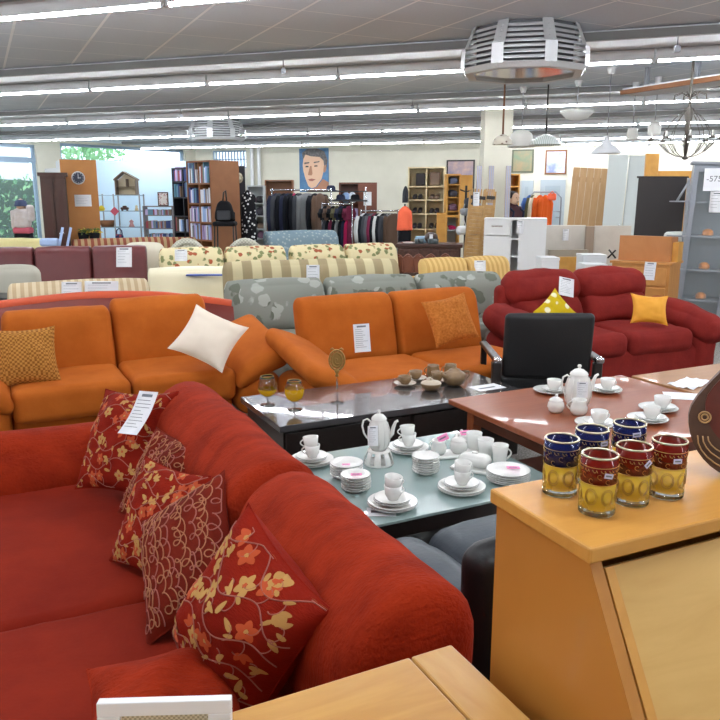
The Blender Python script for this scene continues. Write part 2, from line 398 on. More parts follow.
# --- tea glasses
def tint(name, c, tr, rough=.06): return mat(name, c, rough, trans=tr, ior=1.2)
g_clear = mat('clear glass', (240, 248, 245), .02, trans=1, ior=1.4); g_yel = mat('yellow stained glass', (255, 214, 70), .08, alpha=.4); g_red = mat('ruby stained glass', (116, 20, 10), .08, alpha=.88); g_blue = mat('cobalt stained glass', (12, 22, 78), .08, alpha=.92)
gold = mat('gold line', (196, 160, 84), .35, .7); sticker = mat('lilac price sticker', (214, 212, 236), .7)
def teaglass(name, top, label):
    t = thing(name, label, 'glass', (0, 0, 0), 0, None); r = .0268; h = .098
    def shell(z0, z1, mm, nm, par):
        mb = MB(); mb.lathe([(r - .0025, z0), (r, z0), (r, z1), (r - .0025, z1), (r - .0025, z0)], 32); return mb.build(nm, mm, par)
    mb = MB(); mb.lathe([(0, 0), (r - .001, 0), (r, .002), (r, .011), (r - .0025, .0112), (0, .0105)], 32); mb.build('glass_base', g_clear, t)
    lo = shell(.0112, .054, g_yel, 'lower_wall', t); up = shell(.054, .0955, top, 'upper_wall', t)
    mb = MB()
    mb.tube([((r - .0012) * math.cos(a), (r - .0012) * math.sin(a), .0965) for a in [2 * math.pi * i / 32 for i in range(32)]], .0018, 6, closed=True); mb.build('rim', mat('pale gold rim', (205, 190, 160), .25, .5), t)
    mb = MB(); rr = r + .0002
    for z in (.054, .082): mb.tube([(rr * math.cos(a), rr * math.sin(a), z) for a in [2 * math.pi * i / 32 for i in range(32)]], .0006, 4, closed=True)
    for k in range(7):
        a0 = 2 * math.pi * k / 7
        for s_ in (.9, .7): mb.tube([(rr * math.cos(a0 + .40 * s_ * math.cos(q)), rr * math.sin(a0 + .36 * s_ * math.cos(q)), .034 + .015 * s_ * math.sin(q)) for q in [2 * math.pi * i / 12 for i in range(12)]], .0005, 4, 1, closed=True)
        for j in range(2):
            c0 = a0 + .45 * j; cz = .0615 + .008 * j
            mb.tube([(rr * math.cos(c0 + .05 * q * math.cos(q)), rr * math.sin(c0 + .05 * q * math.cos(q)), cz + .0012 * q * math.sin(q)) for q in [.5 + i * .45 for i in range(11)]], .0004, 4)
            for l_ in range(3): mb.tube([(rr * math.cos(c0 + .1 * l_), rr * math.sin(c0 + .1 * l_), .0785 - .004 * (l_ % 2)), (rr * math.cos(c0 + .1 * l_ + .07), rr * math.sin(c0 + .1 * l_ + .07), .075)], .0007, 4)
    mb.build('gold_pattern', [gold, mat('dark bronze line', (120, 84, 36), .4, .3)], t); t.scale = (1, 1, .925)
    return t
def stick(t, az, z, tilt=0):
    mb = MB(); mb.box(-.0065, .0065, -.0004, .0004, -.004, .004, 0); mb.box(-.0045, .0045, -.0007, -.0003, -.0012, .0014, 1)
    mb.build('price_sticker', [sticker, ink], t, (.0292 * math.cos(az), .0292 * math.sin(az), z), (0, tilt, az + math.pi / 2))
BZ = 1.1405
gr = teaglass('tea_glass', g_red, 'red and yellow tea glass standing nearest the bureau corner, first of the red row'); gr.location = (.784, .785, BZ)
gr2 = dup(gr, (.858, .790, BZ), 1, 'red and yellow tea glass in the middle of the three red ones')
gr3 = dup(gr, (.928, .786, BZ), 2.1, 'red and yellow tea glass beside the carved plaque')
gb = teaglass('tea_glass', g_blue, 'blue and yellow tea glass at the far left edge of the bureau'); gb.location = (.785, .868, BZ)
gb2 = dup(gb, (.862, .884, BZ), .7, 'blue and yellow tea glass behind the gap between two red ones'); gb3 = dup(gb, (.94, .88, BZ), 1.4, 'blue and yellow tea glass behind the middle red glass, rightmost blue')
fa = math.atan2(-.8, -.6)
stick(gr, fa + .35, .071, .2); stick(gr2, fa + .6 - 1, .075, -.7); stick(gr3, fa + .25 - 2.1, .07); stick(gb3, fa + .25 - 1.4, .084, -.1); stick(gb2, fa + .6 - .7, .078)

# --- red corner sofa
redf = mat('red chenille', (158, 48, 22), .9, c2=(130, 35, 16), sc=6, bump=.55, bs=80, stretch=(1, 2.2, 1), spec=.1)
redflat = mat('smooth red seat cloth', (132, 37, 20), .85, c2=(116, 29, 16), sc=3, bump=.12, bs=90, spec=.1)
SRS = (1, .45, 1)
sofa = thing('corner_sofa', 'large bright red chenille corner sofa with thick rolled back, in front of the porcelain tables', 'sofa', (0, 0, 0))
mb = MB(); mb.soft(.13, 2.1, .17, 1.54, 2.2, .24, .04); mb.build('base', redf, sofa)
for nm, y0, y1, sd in (('seat_cushion', 1.0, 2.145, 3), ('seat_cushion', 2.155, 3.24, 8)):
    mb = MB(); mb.soft(-.02, (y0 + y1) / 2, .345, 1.28, y1 - y0, .15, .045, 14, (0, 0, .015), wr=.012, seed=sd, ws=3); mb.build(nm, redflat, sofa)
def backfn(x, y, z):   # roll leans outwards and hangs over the rear
    return (x + (z - .42) * .07, y, z)
for y0, y1, sd in ((1.13, 1.928, 1), (1.932, 3.12, 5)):
    mb = MB(); mb.soft(.686, (y0 + y1) / 2, .62, .305, y1 - y0, .44, .15, 10, (.015, .0, .015), wr=.012, seed=sd, ws=3, fn=backfn, scl=(1, .4, 1)); mb.build('back_cushion', redf, sofa)
mb = MB(); mb.soft(.70, 2.08, .24, .26, 2.1, .36, .08, 6); mb.build('back_frame', redf, sofa)
mb = MB(); mb.soft(-.05, 3.39, .37, 1.35, .30, .44, .13, 10, (0, .02, .03), wr=.012, seed=4, ws=3); mb.build('arm', redf, sofa)
mb = MB()
for x in (-.55, .9):
    for y in (1.1, 3.0): mb.cyl(x, y, 0, .055, .03)
mb.build('feet', dark, sofa)

# --- throw pillows
def pillow_surface(a, b, T_, pinch=.1, seed=0, pw=.55, wr=.006):
    def S(u, v, sd):
        e = max(0, (1 - u * u)) * max(0, (1 - v * v)); z = T_ * (e ** pw)
        x = a * u * (1 - pinch * (1 - v * v) * u * u); y = b * v * (1 - pinch * (1 - u * u) * v * v)
        n_ = noise.noise(Vector((u * 1.6 + seed, v * 1.6, sd * 2)))
        n2 = noise.noise(Vector((u * 4 + seed, v * 4, sd * 2 + 9)))
        return Vector((x, y, sd * z * (1 + .25 * n_) + wr * n2 * min(1, e * 6)))
    return S
def pillow(name, label, cols, a, b, T_, deco=None, seed=0, corner=0, par_group=None, pinch=.1, n=26, seam=None):
    S = pillow_surface(a, b, T_, pinch, seed); mb = MB()
    g = [-math.cos(math.pi * i / n) for i in range(n + 1)]
    g = [.45 * x + .55 * (2 * i / n - 1) for i, x in enumerate(g)]
    for sd in (1, -1):
        vs = [S(u, v, sd) for v in g for u in g]; fs = []
        for j in range(n):
            for i in range(n):
                q = (j * (n + 1) + i, j * (n + 1) + i + 1, (j + 1) * (n + 1) + i + 1, (j + 1) * (n + 1) + i); fs.append(q if sd > 0 else q[::-1])
        mb.add(vs, fs, 0)
    rnd = random.Random(seed * 13 + 5)
    def NP(u, v, off=.0012):
        e = .02; p = S(u, v, 1); nn = (S(u + e, v, 1) - p).cross(S(u, v + e, 1) - p)
        return p + (nn.normalized() if nn.length > 1e-9 else Vector((0, 0, 1))) * off
    def line(uv, w, m): 
        uv = [(max(-.97, min(.97, u)), max(-.97, min(.97, v))) for u, v in uv]
        mb.tube([NP(u, v, .0006) for u, v in uv], w, 5, m)
    def leaf(u, v, l, w, an, m):
        pts = []
        for i in range(10):
            q = 2 * math.pi * i / 10; x = l * math.cos(q) ; y = w * math.sin(q) * (1 - .35 * math.cos(q))
            uu = u + (x * math.cos(an) - y * math.sin(an)) / a; vv = v + (x * math.sin(an) + y * math.cos(an)) / b
            pts.append(NP(max(-.98, min(.98, uu)), max(-.98, min(.98, vv)), .0014))
        c0 = NP(max(-.98, min(.98, u)), max(-.98, min(.98, v)), .0022)
        mb.add([c0] + pts, [(0, i + 1, (i + 1) % 10 + 1) for i in range(10)], m)
    if deco == 'floral':
        for k in range(6):                         # winding stems
            u, v = -.95, -.88 + .35 * k; pts = []
            ph = rnd.uniform(0, 6)
            for i in range(60):
                t = i / 59; pts.append((-.95 + 1.9 * t, -.86 + .345 * k + .12 * math.sin(t * 11 + ph)))
            line(pts, .0017, 1)
            for i in range(4, 58, 7):
                p = pts[i]; an = rnd.uniform(0, 6.28); sp = []
                sg = 1 if (i // 7) % 2 else -1; R0 = .09
                for j in range(12): q = j / 11 * 3.6; sp.append((p[0] + R0 * math.sin(q) * .8, p[1] + sg * R0 * (1 - math.cos(q))))
                line(sp, .0014, 1)
                e = sp[-1] if rnd.random() < .5 else sp[6]
                kind = rnd.random(); fm = 2 if rnd.random() < .5 else 3
                if kind < .38:
                    for j in range(5): q = an + j * 1.257; leaf(e[0] + .0145 / a * math.cos(q), e[1] + .0145 / b * math.sin(q), .0105, .0085, q, fm)
                    leaf(e[0], e[1], .005, .005, 0, 3 if fm == 2 else 2)
                elif kind < .62:
                    for j in range(3): q = an + (j - 1) * .8; leaf(e[0] + .014 / a * math.cos(q), e[1] + .014 / b * math.sin(q), .013, .007, q, fm)
                else: leaf(e[0], e[1], .017, .0065, an, 3)
                if rnd.random() < .6: leaf(sp[3][0], sp[3][1] + .05, .012, .005, an + 1, 3)
    if deco == 'loops':
        K = 13
        for k in range(K):
            c0 = -.88 + 1.76 * k / (K - 1); pts = []; R0 = .08; ph = rnd.uniform(0, 6); nl = 8
            for i in range(nl * 14):
                t = i / (nl * 14 - 1); q = t * nl * 6.283 + ph
                rr = R0 * (1 + .45 * math.sin(t * 23 + ph))
                pts.append((c0 + .05 * math.sin(t * 6 + ph) + rr * math.cos(q) * .95, -.93 + 1.86 * t + rr * math.sin(q) * .95))
            line(pts, .0019, 1 if k % 3 else 2)
    if seam: line([(-1, seam), (-.5, seam), (0, seam), (.5, seam), (1, seam)], .0015, 0)
    mb.tube([S(g_, -1, 1) for g_ in g] + [S(1, g_, 1) for g_ in g[1:]] + [S(-g_, 1, 1) for g_ in g[1:]] + [S(-1, -g_, 1) for g_ in g[1:-1]], .0022, 5, 0, closed=True)
    o = mb.build(name, cols); tag(o, label, 'cushion', par_group); return o
def orient(o, c, nrm, up, roll=0):
    z = Vector(nrm).normalized(); y = Vector(up); y = (y - z * y.dot(z)).normalized(); x = y.cross(z)
    M_ = Matrix((x, y, z)).transposed() @ Matrix.Rotation(roll, 3, 'Z')
    o.rotation_euler = M_.to_euler(); o.location = c
emb1 = mat('mauve embroidery', (158, 96, 84), .8); emb_o = mat('orange embroidery', (184, 78, 42), .8); emb_g = mat('golden embroidery', (184, 138, 78), .8); emb_b = mat('tan loop embroidery', (166, 112, 80), .8)
cloth_r = mat('dark red cushion cloth', (138, 32, 16), .85, c2=(122, 25, 13), sc=6, bump=.35, bs=110, stretch=(1, 3, 1), spec=.1)
cloth_d = mat('deep red loop cushion cloth', (116, 34, 20), .85, c2=(96, 26, 16), sc=9, bump=.15, bs=120, spec=.1)
FL = [cloth_r, emb1, emb_o, emb_g]; LO = [cloth_d, emb_b, emb1]
p5 = pillow('throw_pillow', 'big red floral cushion with golden blossoms, nearest on the red sofa', FL, .168, .205, .12, 'floral', 1)
p4 = pillow('throw_pillow', 'dark red cushion covered in tan loops, leaning against the nearest floral cushion', LO, .16, .205, .08, 'loops', 2)
p3 = pillow('throw_pillow', 'red floral cushion squeezed between the two looped cushions', FL, .178, .178, .06, 'floral', 3)
p2 = pillow('throw_pillow', 'looped dark red cushion mostly hidden behind the middle floral cushion', LO, .183, .165, .06, 'loops', 4)
p1 = pillow('throw_pillow', 'red floral cushion with a paper tag, in the far corner of the red sofa', FL, .215, .215, .075, 'floral', 5)
orient(p5, (0.457, 1.494, 0.658), (-0.882, -0.372, 0.290), (.01, .02, 1), -0.460)
orient(p4, (0.440, 1.966, 0.616), (-0.700, -0.263, 0.664), (.01, .02, 1), 0.808)
orient(p3, (0.428, 2.291, 0.592), (-0.820, -0.317, 0.476), (.01, .02, 1), 0.040)
orient(p2, (0.494, 2.519, 0.630), (-0.806, -0.253, 0.536), (.01, .02, 1), 0.008)
orient(p1, (0.451, 2.999, 0.640), (-0.755, -0.403, 0.517), (.01, .02, 1), 0.116)
pp = pillow('throw_pillow', 'plain bright red cushion lying in front, cut off by the white frame', [redf], .165, .15, .095, None, 6)
orient(pp, (0.262, 1.43, 0.54), (0.025, -0.191, 0.981), (.01, .02, 1), -0.230)
rnd = random.Random(3); mb = MB()
for k in range(40):
    a = rnd.uniform(-.9, .9); l = rnd.uniform(.03, .06); mb.tube([(0, 0, 0), (.5 * l * math.sin(a), -l * .5, .006), (l * math.sin(a), -l * math.cos(a), 0)], .0016, 4)
ts = mb.build('tassel', mat('dark red fringe', (84, 18, 14), .9), None, (0, 0, 0)); ts.parent = pp; ts.location = (-.175, -.165, 0); ts.rotation_euler = (0, 0, -.8)
tg = paper('price_tag', 'long printed paper tag draped over the far floral cushion of the red sofa', 'price tag', .09, .19, (.395, 2.85, .61), (0, 0, 0), 9, bend=.012)
orient(tg, at(127, 434, 2.80), at(149, 391, 2.90) - at(127, 434, 2.80), (.7, .55, -.3))

# --- blue grey leather recliner and black cushion between sofa and bureau
blg = mat('blue grey leather', (58, 67, 76), .45, c2=(48, 57, 66), sc=5, bump=.1, bs=60)
rc = thing('leather_armchair', 'low blue grey leather armchair wedged between the red sofa and the bureau', 'armchair', (0, 0, 0))
mb = MB(); mb.soft(1.55, 2.0, .25, .42, .40, .34, .08, 8, (.0, .0, .03), wr=.012, seed=2, ws=4); mb.build('seat', blg, rc)
mb = MB(); mb.soft(1.20, 1.90, .26, .26, .56, .36, .1, 8, (.01, 0, .02), wr=.012, seed=5, ws=4); mb.build('arm', blg, rc)
mb = MB(); mb.soft(1.42, 1.97, .05, .6, .4, .09, .02, 3); mb.build('plinth', dark, rc)
blk = mat('black leather', (20, 20, 22), .45, bump=.1, bs=60)
rb = thing('leather_chair', 'low black leather chair half hidden behind the bureau side', 'chair', (0, 0, 0))
mb = MB(); mb.soft(1.30, 1.52, .40, .46, .12, .58, .058, 8, (.0, .02, .02)); mb.build('backrest', blk, rb)
mb = MB(); mb.soft(1.32, 1.30, .36, .42, .32, .14, .05, 6, (0, 0, .02)); mb.build('seat', blk, rb)
mb = MB(); mb.box(1.22, 1.42, 1.2, 1.4, 0, .289); mb.build('base', dark, rb)
# ================================================================ coffee tables and what stands on them
def circ(r, n=28, z=0): return [(r * math.cos(2 * math.pi * i / n), r * math.sin(2 * math.pi * i / n), z) for i in range(n)]
# dark long coffee table
blt = mat('black wood', (34, 25, 22), .4, c2=(28, 20, 18), sc=3, coat=.2)
blgl = mat('glossy black table top', (66, 64, 66), .24, coat=1, spec=1)
dt = thing('coffee_table', 'long black coffee table with a glossy reflecting top, in front of the orange sofas', 'coffee table', (0, 0, 0))
TX0, TX1, TY0, TY1, TZ = 1.28, 2.86, 3.48, 4.13, .45
mb = MB(); mb.box(TX0, TX1, TY0, TY1, TZ - .035, TZ); mb.build('table_top', blgl, dt, bevel=.003)
mb = MB(); mb.box(TX0 + .03, TX1 - .03, TY0 + .035, TY1 - .03, .05, TZ - .036); mb.build('body', blt, dt, bevel=.003)
for x in (TX0 + .04, (TX0 + TX1) / 2 + .01):
    mb = MB(); w2 = (TX1 - TX0) / 2 - .06; mb.box(x, x + w2, TY0 + .015, TY0 + .034, .08, TZ - .05); d_ = mb.build('drawer', blt, dt, bevel=.003)
    mb = MB(); mb.box(x + .02, x + w2 - .02, TY0 + .009, TY0 + .0145, .24, .25); mb.build('grip', dark, d_)
mb = MB(); mb.box(TX0 + .08, TX1 - .08, TY0 + .08, TY1 - .08, 0, .049); mb.build('plinth', dark, dt)
# glass topped table
frost_g = mat('frosted green glass', (150, 170, 168), .16, coat=.6)
gt = thing('coffee_table', 'low black coffee table with a frosted glass top full of white porcelain', 'coffee table', (0, 0, 0))
GX0, GX1, GY0, GY1, GZ = 1.09, 2.10, 2.28, 3.10, .42
mb = MB(); mb.box(GX0, GX1, GY0, GY1, GZ - .012, GZ); mb.build('glass_top', frost_g, gt, bevel=.002)
mb = MB(); mb.box(GX0 + .01, GX1 - .01, GY0 + .01, GY1 - .01, GZ - .075, GZ - .0125); mb.build('frame', blt, gt, bevel=.002)
for x in (GX0 + .03, GX1 - .10):
    for y in (GY0 + .03, GY1 - .10): mb = MB(); mb.box(x, x + .07, y, y + .07, 0, GZ - .076); mb.build('leg', blt, gt, bevel=.003)
mb = MB(); mb.box(GX0 + .05, GX1 - .05, GY0 + .05, GY1 - .05, .12, .14); mb.build('shelf', blt, gt)
# brown table
brn = mat('cherry wood', (150, 80, 44), .42, c2=(130, 64, 34), tex='wood', sc=1.5, stretch=(1, 8, 1), coat=.1)
brd = mat('dark cherry wood', (98, 52, 34), .4, c2=(84, 44, 28), sc=6)
bt = thing('coffee_table', 'reddish brown wooden coffee table with an open lower shelf, white coffee set on top', 'coffee table', (0, 0, 0))
BX0, BX1, BY0, BY1, BTZ = 2.135, 3.36, 2.22, 3.24, .55
mb = MB(); mb.box(BX0, BX1, BY0, BY1, BTZ - .028, BTZ); mb.build('table_top', brn, bt, bevel=.005)
for x, y in ((BX0 + .07, BY0 + .07), (BX0 + .07, BY1 - .13), (BX1 - .13, BY0 + .07), (BX1 - .13, BY1 - .13)):
    mb = MB(); mb.box(x, x + .055, y, y + .055, 0, BTZ - .029); mb.build('leg', brn, bt, bevel=.003)
mb = MB(); mb.box(BX0 + .13, BX1 - .13, BY0 + .075, BY0 + .1, BTZ - .11, BTZ - .029); mb.box(BX0 + .075, BX0 + .1, BY0 + .13, BY1 - .13, BTZ - .11, BTZ - .029); mb.build('apron', brd, bt)
mb = MB(); mb.box(BX0 + .08, BX1 - .08, BY0 + .08, BY1 - .08, .15, .17); mb.build('shelf', brd, bt)
# light wood table beside it
lt = thing('side_table', 'pale wooden table with white papers, behind the brown coffee table', 'side table', (0, 0, 0))
pale = mat('pale reddish wood', (178, 128, 82), .4, c2=(164, 114, 70), tex='wood', sc=1.4, stretch=(1, 7, 1), coat=.3)
mb = MB(); mb.box(3.40, 4.2, 2.45, 3.20, .525, .55); mb.build('table_top', pale, lt, bevel=.004)
for x in (3.44, 4.1):
    for y in (2.5, 3.1): mb = MB(); mb.box(x, x + .05, y, y + .05, 0, .524); mb.build('leg', pale, lt, bevel=.003)

# ---- porcelain makers
def ring_lathe(prof, n=28): mb = MB(); mb.lathe(prof, n); return mb
def plate_mesh(r, h=.018):
    mb = MB(); mb.lathe([(0, 0), (r * .55, 0), (r * .58, .003), (r * .97, h - .003), (r, h), (r * .97, h + .0015), (r * .62, .007), (0, .006)], 32)
    return mb
def cup_mesh(r=.034, h=.058, flare=1.0, m_handle=True):
    mb = MB(); mb.lathe([(0, .002), (r * .6, 0), (r * .62, .004), (r * .9, h * .35), (r * flare, h), (r * flare - .003, h), (r * .86, h * .38), (r * .55, .008), (0, .008)], 28)
    return mb
def handle_pts(r, z0, z1, out, n=10):
    return [(r + out * math.sin(math.pi * i / (n - 1)), 0, z0 + (z1 - z0) * i / (n - 1)) for i in range(n)]
grayrim = mat('silver porcelain line', (150, 155, 160), .3)
def plate(name, label, cat, r, loc, group=None, src=None, mt=None):
    mb = plate_mesh(r); mb.tube(circ(r * .985, 32, .0185), .0009, 4, 1, closed=True)
    o = mb.build(name, [mt or porc, grayrim], None, loc); return tag(o, label, cat, group)
def cup(label, loc, rz=0, r=.034, h=.058, tilt=0, mt=None, name='cup', group=None, flare=1.05):
    t = thing(name, label, 'cup', loc, (tilt, 0, rz), group)
    cup_mesh(r, h, flare).build('bowl', mt or porc, t)
    mb = MB(); mb.tube(handle_pts(r * .85, h * .25, h * .85, .018), .0032, 6); mb.build('handle', mt or porc, t)
    return t
def copyobj(o, loc, rz=0, label=None):
    c = o.copy(); C.objects.link(c); c.location = loc; c.rotation_euler = (0, 0, rz)
    if label: c['label'] = label
    return c
pinkn = mat('pink price note', (240, 140, 190), .7)
def note(label, loc, w=.045, h=.03, rz=0, rx=0, ry=0):
    mb = MB(); mb.box(-w / 2, w / 2, -h / 2, h / 2, 0, .0008); mb.box(-w * .35, w * .3, -h * .1, h * .1, .0009, .0012, 1)
    return tag(mb.build('price_note', [pinkn, ink], None, loc, (rx, ry, rz)), label, 'price tag')

# ---- white dinner set on the glass table
G = GZ
place = [  # x, y, number of big plates, handle turn, words, jitter
    (1.245, 2.985, 2, math.pi, 'at the hidden left end of the glass table'),
    (1.335, 2.40, 2, .4, 'at the near edge of the glass table'),
    (1.715, 2.935, 2, math.pi, 'behind the tall pot on its warmer'),
    (1.665, 2.415, 2, .3, 'between butter dish and near table edge')]
for (x, y, nb, hz, words) in place:
    base = None
    for k in range(nb):
        if base is None: base = plate('dinner_plate', 'white plate under the stacked cups ' + words, 'plate', .098, (x, y, G + .0005), 'plates under cups ' + words)
        else: copyobj(base, (x + .002, y, G + .0005 + .008 * k), 1)
    z = G + .0005 + .008 * (nb - 1) + .0075
    s_ = plate('saucer', 'white saucer under the stacked cups ' + words, 'saucer', .072, (x, y, z), 'saucers ' + words); z += .008
    copyobj(s_, (x + .001, y - .001, z), 2); z += .0075
    c1 = cup('lower white cup of the two stacked ' + words, (x + .004, y, z), hz + RC)
    c2 = dup(c1, (x + .001, y + .002, z + .036), (.10, .06, hz + RC + .1), 'upper white cup of the two stacked ' + words)
def pstack(n, r, x, y, label, grp, dz=.0105, name='saucer'):
    o = plate(name, label, 'plate', r, (x, y, G + .0005), grp)
    for k in range(1, n): copyobj(o, (x + random.uniform(-.002, .002), y + random.uniform(-.002, .002), G + .0005 + dz * k), k)
    return G + .0005 + dz * (n - 1) + .019
z = pstack(6, .062, 1.285, 2.615, 'white small plate in the stack with a pink note, beside the red sofa', 'small plates stacked beside the red sofa'); note('pink note on the small plate stack beside the red sofa', (1.282, 2.605, z), .045, .025, -.4)
z = pstack(5, .072, 1.315, 2.765, 'white bowl plate in the stack behind the small plates with a pink note', 'bowl plates behind the noted stack', .012, 'soup_plate'); note('faint pink note on the bowl plates behind the small plates', (1.30, 2.74, z), .035, .02, -.4)
pstack(7, .060, 1.642, 2.655, 'white saucer in the free standing stack at the centre of the glass table', 'saucers stacked at the table centre')
z = pstack(5, .092, 1.900, 2.415, 'white dinner plate in the stack with a big pink note beside the bureau', 'dinner plates stacked beside the bureau', .009, 'dinner_plate'); note('big pink note on the dinner plate stack beside the bureau', (1.93, 2.42, z), .055, .03, -.5)
# coffee pot on warmer
PX, PY = 1.515, 2.85
wm = thing('teapot_warmer', 'white porcelain warmer with cut openings under the tall pot', 'warmer', (PX, PY, G + .0005))
mb = MB(); n = 8
mb.lathe([(.0, .0), (.066, 0), (.068, .004), (.067, .01)], 32); mb.lathe([(.052, .06), (.05, .066), (.03, .066)], 32)
for k in range(n):
    a = 2 * math.pi * k / n; mb.lathe([(.067, .01), (.064, .03), (.052, .06), (.049, .06), (.061, .03), (.064, .01)], 3, 0, None, (0, 0, 0), a, a + math.pi / n * 1.15)
mb.build('stand', porc, wm)
pot = thing('coffee_pot', 'tall white porcelain coffee pot with a paper label, on the warmer', 'coffee pot', (PX, PY, G + .067), RC)
def pot_parts(t, s, mt, fat=1.0, spout_side=1):
    mb = MB(); pr = [(0, .001), (.034, 0), (.046, .02), (.053, .055), (.05, .1), (.04, .135), (.035, .145), (.037, .15)]
    mb.lathe([(r * s * fat, z * s) for r, z in pr], 32)
    for k in range(12):
        a = 2 * math.pi * k / 12; mb.tube([((r + .0005) * s * fat * math.cos(a), (r + .0005) * s * fat * math.sin(a), z * s) for r, z in pr[2:6]], .0016 * s, 5)
    mb.build('body', mt, t)
    mb = MB(); mb.lathe([(.037 * s * fat, .15 * s), (.034 * s * fat, .158 * s), (.02 * s, .172 * s), (.007 * s, .176 * s), (.006 * s, .18 * s), (.010 * s, .187 * s), (.006 * s, .194 * s), (0, .195 * s)], 24); mb.build('lid', mt, t)
    q = spout_side
    mb = MB(); mb.tube([(q * x * s, 0, z * s) for x, z in ((.045 * fat, .06), (.062 * fat, .08), (.068 * fat, .11), (.078 * fat, .135), (.09 * fat, .142))], [.012 * s, .011 * s, .009 * s, .007 * s, .006 * s], 10); mb.build('spout', mt, t)
    mb = MB(); mb.tube([(-q * x * s, 0, z * s) for x, z in ((.036 * fat, .135), (.055 * fat, .15), (.072 * fat, .142), (.078 * fat, .115), (.07 * fat, .08), (.058 * fat, .06), (.046 * fat, .05))], .0045 * s, 8); mb.build('handle', mt, t)
pot_parts(pot, .95, porc)
paper('price_tag', 'narrow paper price tag hanging on the tall pot of the glass table', 'price tag', .045, .09, at(373, 446, 3.32), (R(-5), 0, RC + .1), 7)
# sugar bowl, creamer, tray, mugs, butter dish
tr = thing('serving_tray', 'long white porcelain tray under the sugar bowl', 'tray', (1.875, 2.79, G + .0005), RC + .15)
mb = MB(); mb.soft(0, 0, .008, .25, .11, .016, .008, 4); mb.build('tray_dish', porc, tr)
def bowl_lid(name, label, cat, loc, s, mt, rz=0):
    t = thing(name, label, cat, loc, rz)
    mb = MB(); mb.lathe([(r * s, z * s) for r, z in ((0, .001), (.026, 0), (.036, .012), (.042, .03), (.038, .05), (.031, .058), (.032, .061))], 28); mb.build('bowl', mt, t)
    mb = MB(); mb.lathe([(r * s, z * s) for r, z in ((.034, .061), (.03, .068), (.014, .077), (.005, .08), (.008, .087), (.005, .092), (0, .093))], 24); mb.build('lid', mt, t)
    return t
bowl_lid('sugar_bowl', 'white lidded sugar bowl with a pink note, on the tray', 'sugar bowl', (1.892, 2.775, G + .017), 1.0, porc)
note('pink note on the white sugar bowl of the glass table', at(443, 438, 3.47), .05, .032, RC, R(50), -.5)
mb = MB(); mb.lathe([(0, .001), (.024, 0), (.034, .015), (.036, .035), (.029, .055), (.031, .068), (.028, .068), (.026, .055), (0, .01)], 28)
cr = thing('creamer', 'plain white creamer jug on the tray left of the sugar bowl', 'jug', (1.80, 2.80, G + .017), RC + 2.6); mb.build('body', porc, cr)
mb = MB(); mb.tube(handle_pts(.028, .02, .06, .018), .003, 6); mb.build('handle', porc, cr)
bowl_lid('sugar_bowl', 'white round lidded bowl behind the tray, pink note on its lid', 'bowl', (1.975, 2.875, G + .0005), .95, porc)
note('pink note lying on the round bowl behind the tray', (1.985, 2.86, G + .075), .05, .028, RC + .3, R(35))
def mug(label, loc, rz):
    t = thing('mug', label, 'mug', loc, rz)
    mb = MB(); mb.lathe([(0, .001), (.028, 0), (.029, .004), (.033, .05), (.038, .092), (.035, .092), (.030, .05), (.026, .008), (0, .008)], 28); mb.build('bowl', porc, t)
    mb = MB(); mb.tube(handle_pts(.031, .02, .075, .024), .004, 6); mb.build('handle', porc, t); return t
m1 = mug('tall white mug at the rear of the row of three', (1.995, 2.80, G + .0005), -.5)
dup(m1, (1.985, 2.695, G + .0005), .3, 'tall white mug in the middle of the row of three'); dup(m1, (1.995, 2.60, G + .0005), -.2, 'tall white mug at the near end of the row of three')
bd = thing('butter_dish', 'white rectangular covered butter dish beside the mugs', 'butter dish', (1.86, 2.60, G + .0005), RC - .5)
mb = MB(); mb.soft(0, 0, .008, .19, .12, .016, .008, 4); mb.build('dish', porc, bd)
mb = MB(); mb.soft(0, 0, .042, .14, .08, .052, .024, 5, (.002, .002, .006)); mb.soft(0, 0, .074, .03, .014, .014, .006, 2); mb.build('cover', porc, bd)
mb = MB(); mb.box(-.055, .055, -.04, .04, 0, .0008); mb.box(-.04, .03, -.01, .012, .0009, .0012, 1)
tag(mb.build('paper_slip', [white, ink], None, (1.275, 2.375, G + .0005), RC), 'small white paper slip lying at the near corner of the glass table', 'paper slip')

# ---- on the black table
Z = TZ + .0005
amber = mat('amber glass', (240, 190, 20), .05, alpha=.5); juice = mat('yellow glass filling', (220, 180, 10), .1, trans=.5, ior=1.2)
def brandy(label, loc, fill):
    t = thing('brandy_glass', label, 'glass', loc)
    mb = MB(); mb.lathe([(0, 0), (.032, 0), (.033, .002), (.006, .006), (.004, .012), (.004, .04)], 28); mb.build('foot', g_clear, t)
    pr = [(.004, .04), (.02, .046), (.037, .062), (.044, .085), (.042, .11), (.034, .135), (.029, .148)]
    zc = fill
    lo = [p for p in pr if p[1] <= zc]; hi = [p for p in pr if p[1] >= lo[-1][1]]
    mb = MB(); mb.lathe(lo + [(r - .002, z) for r, z in lo[::-1]], 28); b1 = mb.build('lower_bowl', amber, t)
    mb = MB(); mb.lathe(hi + [(r - .0015, z) for r, z in hi[::-1]], 28); mb.build('upper_bowl', g_clear, t)
    mb = MB(); mb.tube(circ(.0285, 28, .148), .0013, 5, closed=True)
    for k in range(2): mb.tube([((.043 - .0 * q) * math.cos(RC - 1.57 + k * 1.2 + .4 * math.cos(q)), .043 * math.sin(RC - 1.57 + k * 1.2 + .4 * math.cos(q)), .105 + .014 * math.sin(q)) for q in [i * .5 for i in range(13)]], .0008, 4)
    mb.build('gold_rim', gold, t); t.scale = (1.25, 1.25, 1.12); return t
brandy('round stemmed glass with yellow lower half, left of the amber one', (1.365, 3.895, Z), .085)
brandy('fully amber round stemmed glass, nearer the table corner', (1.46, 3.73, Z), .11)
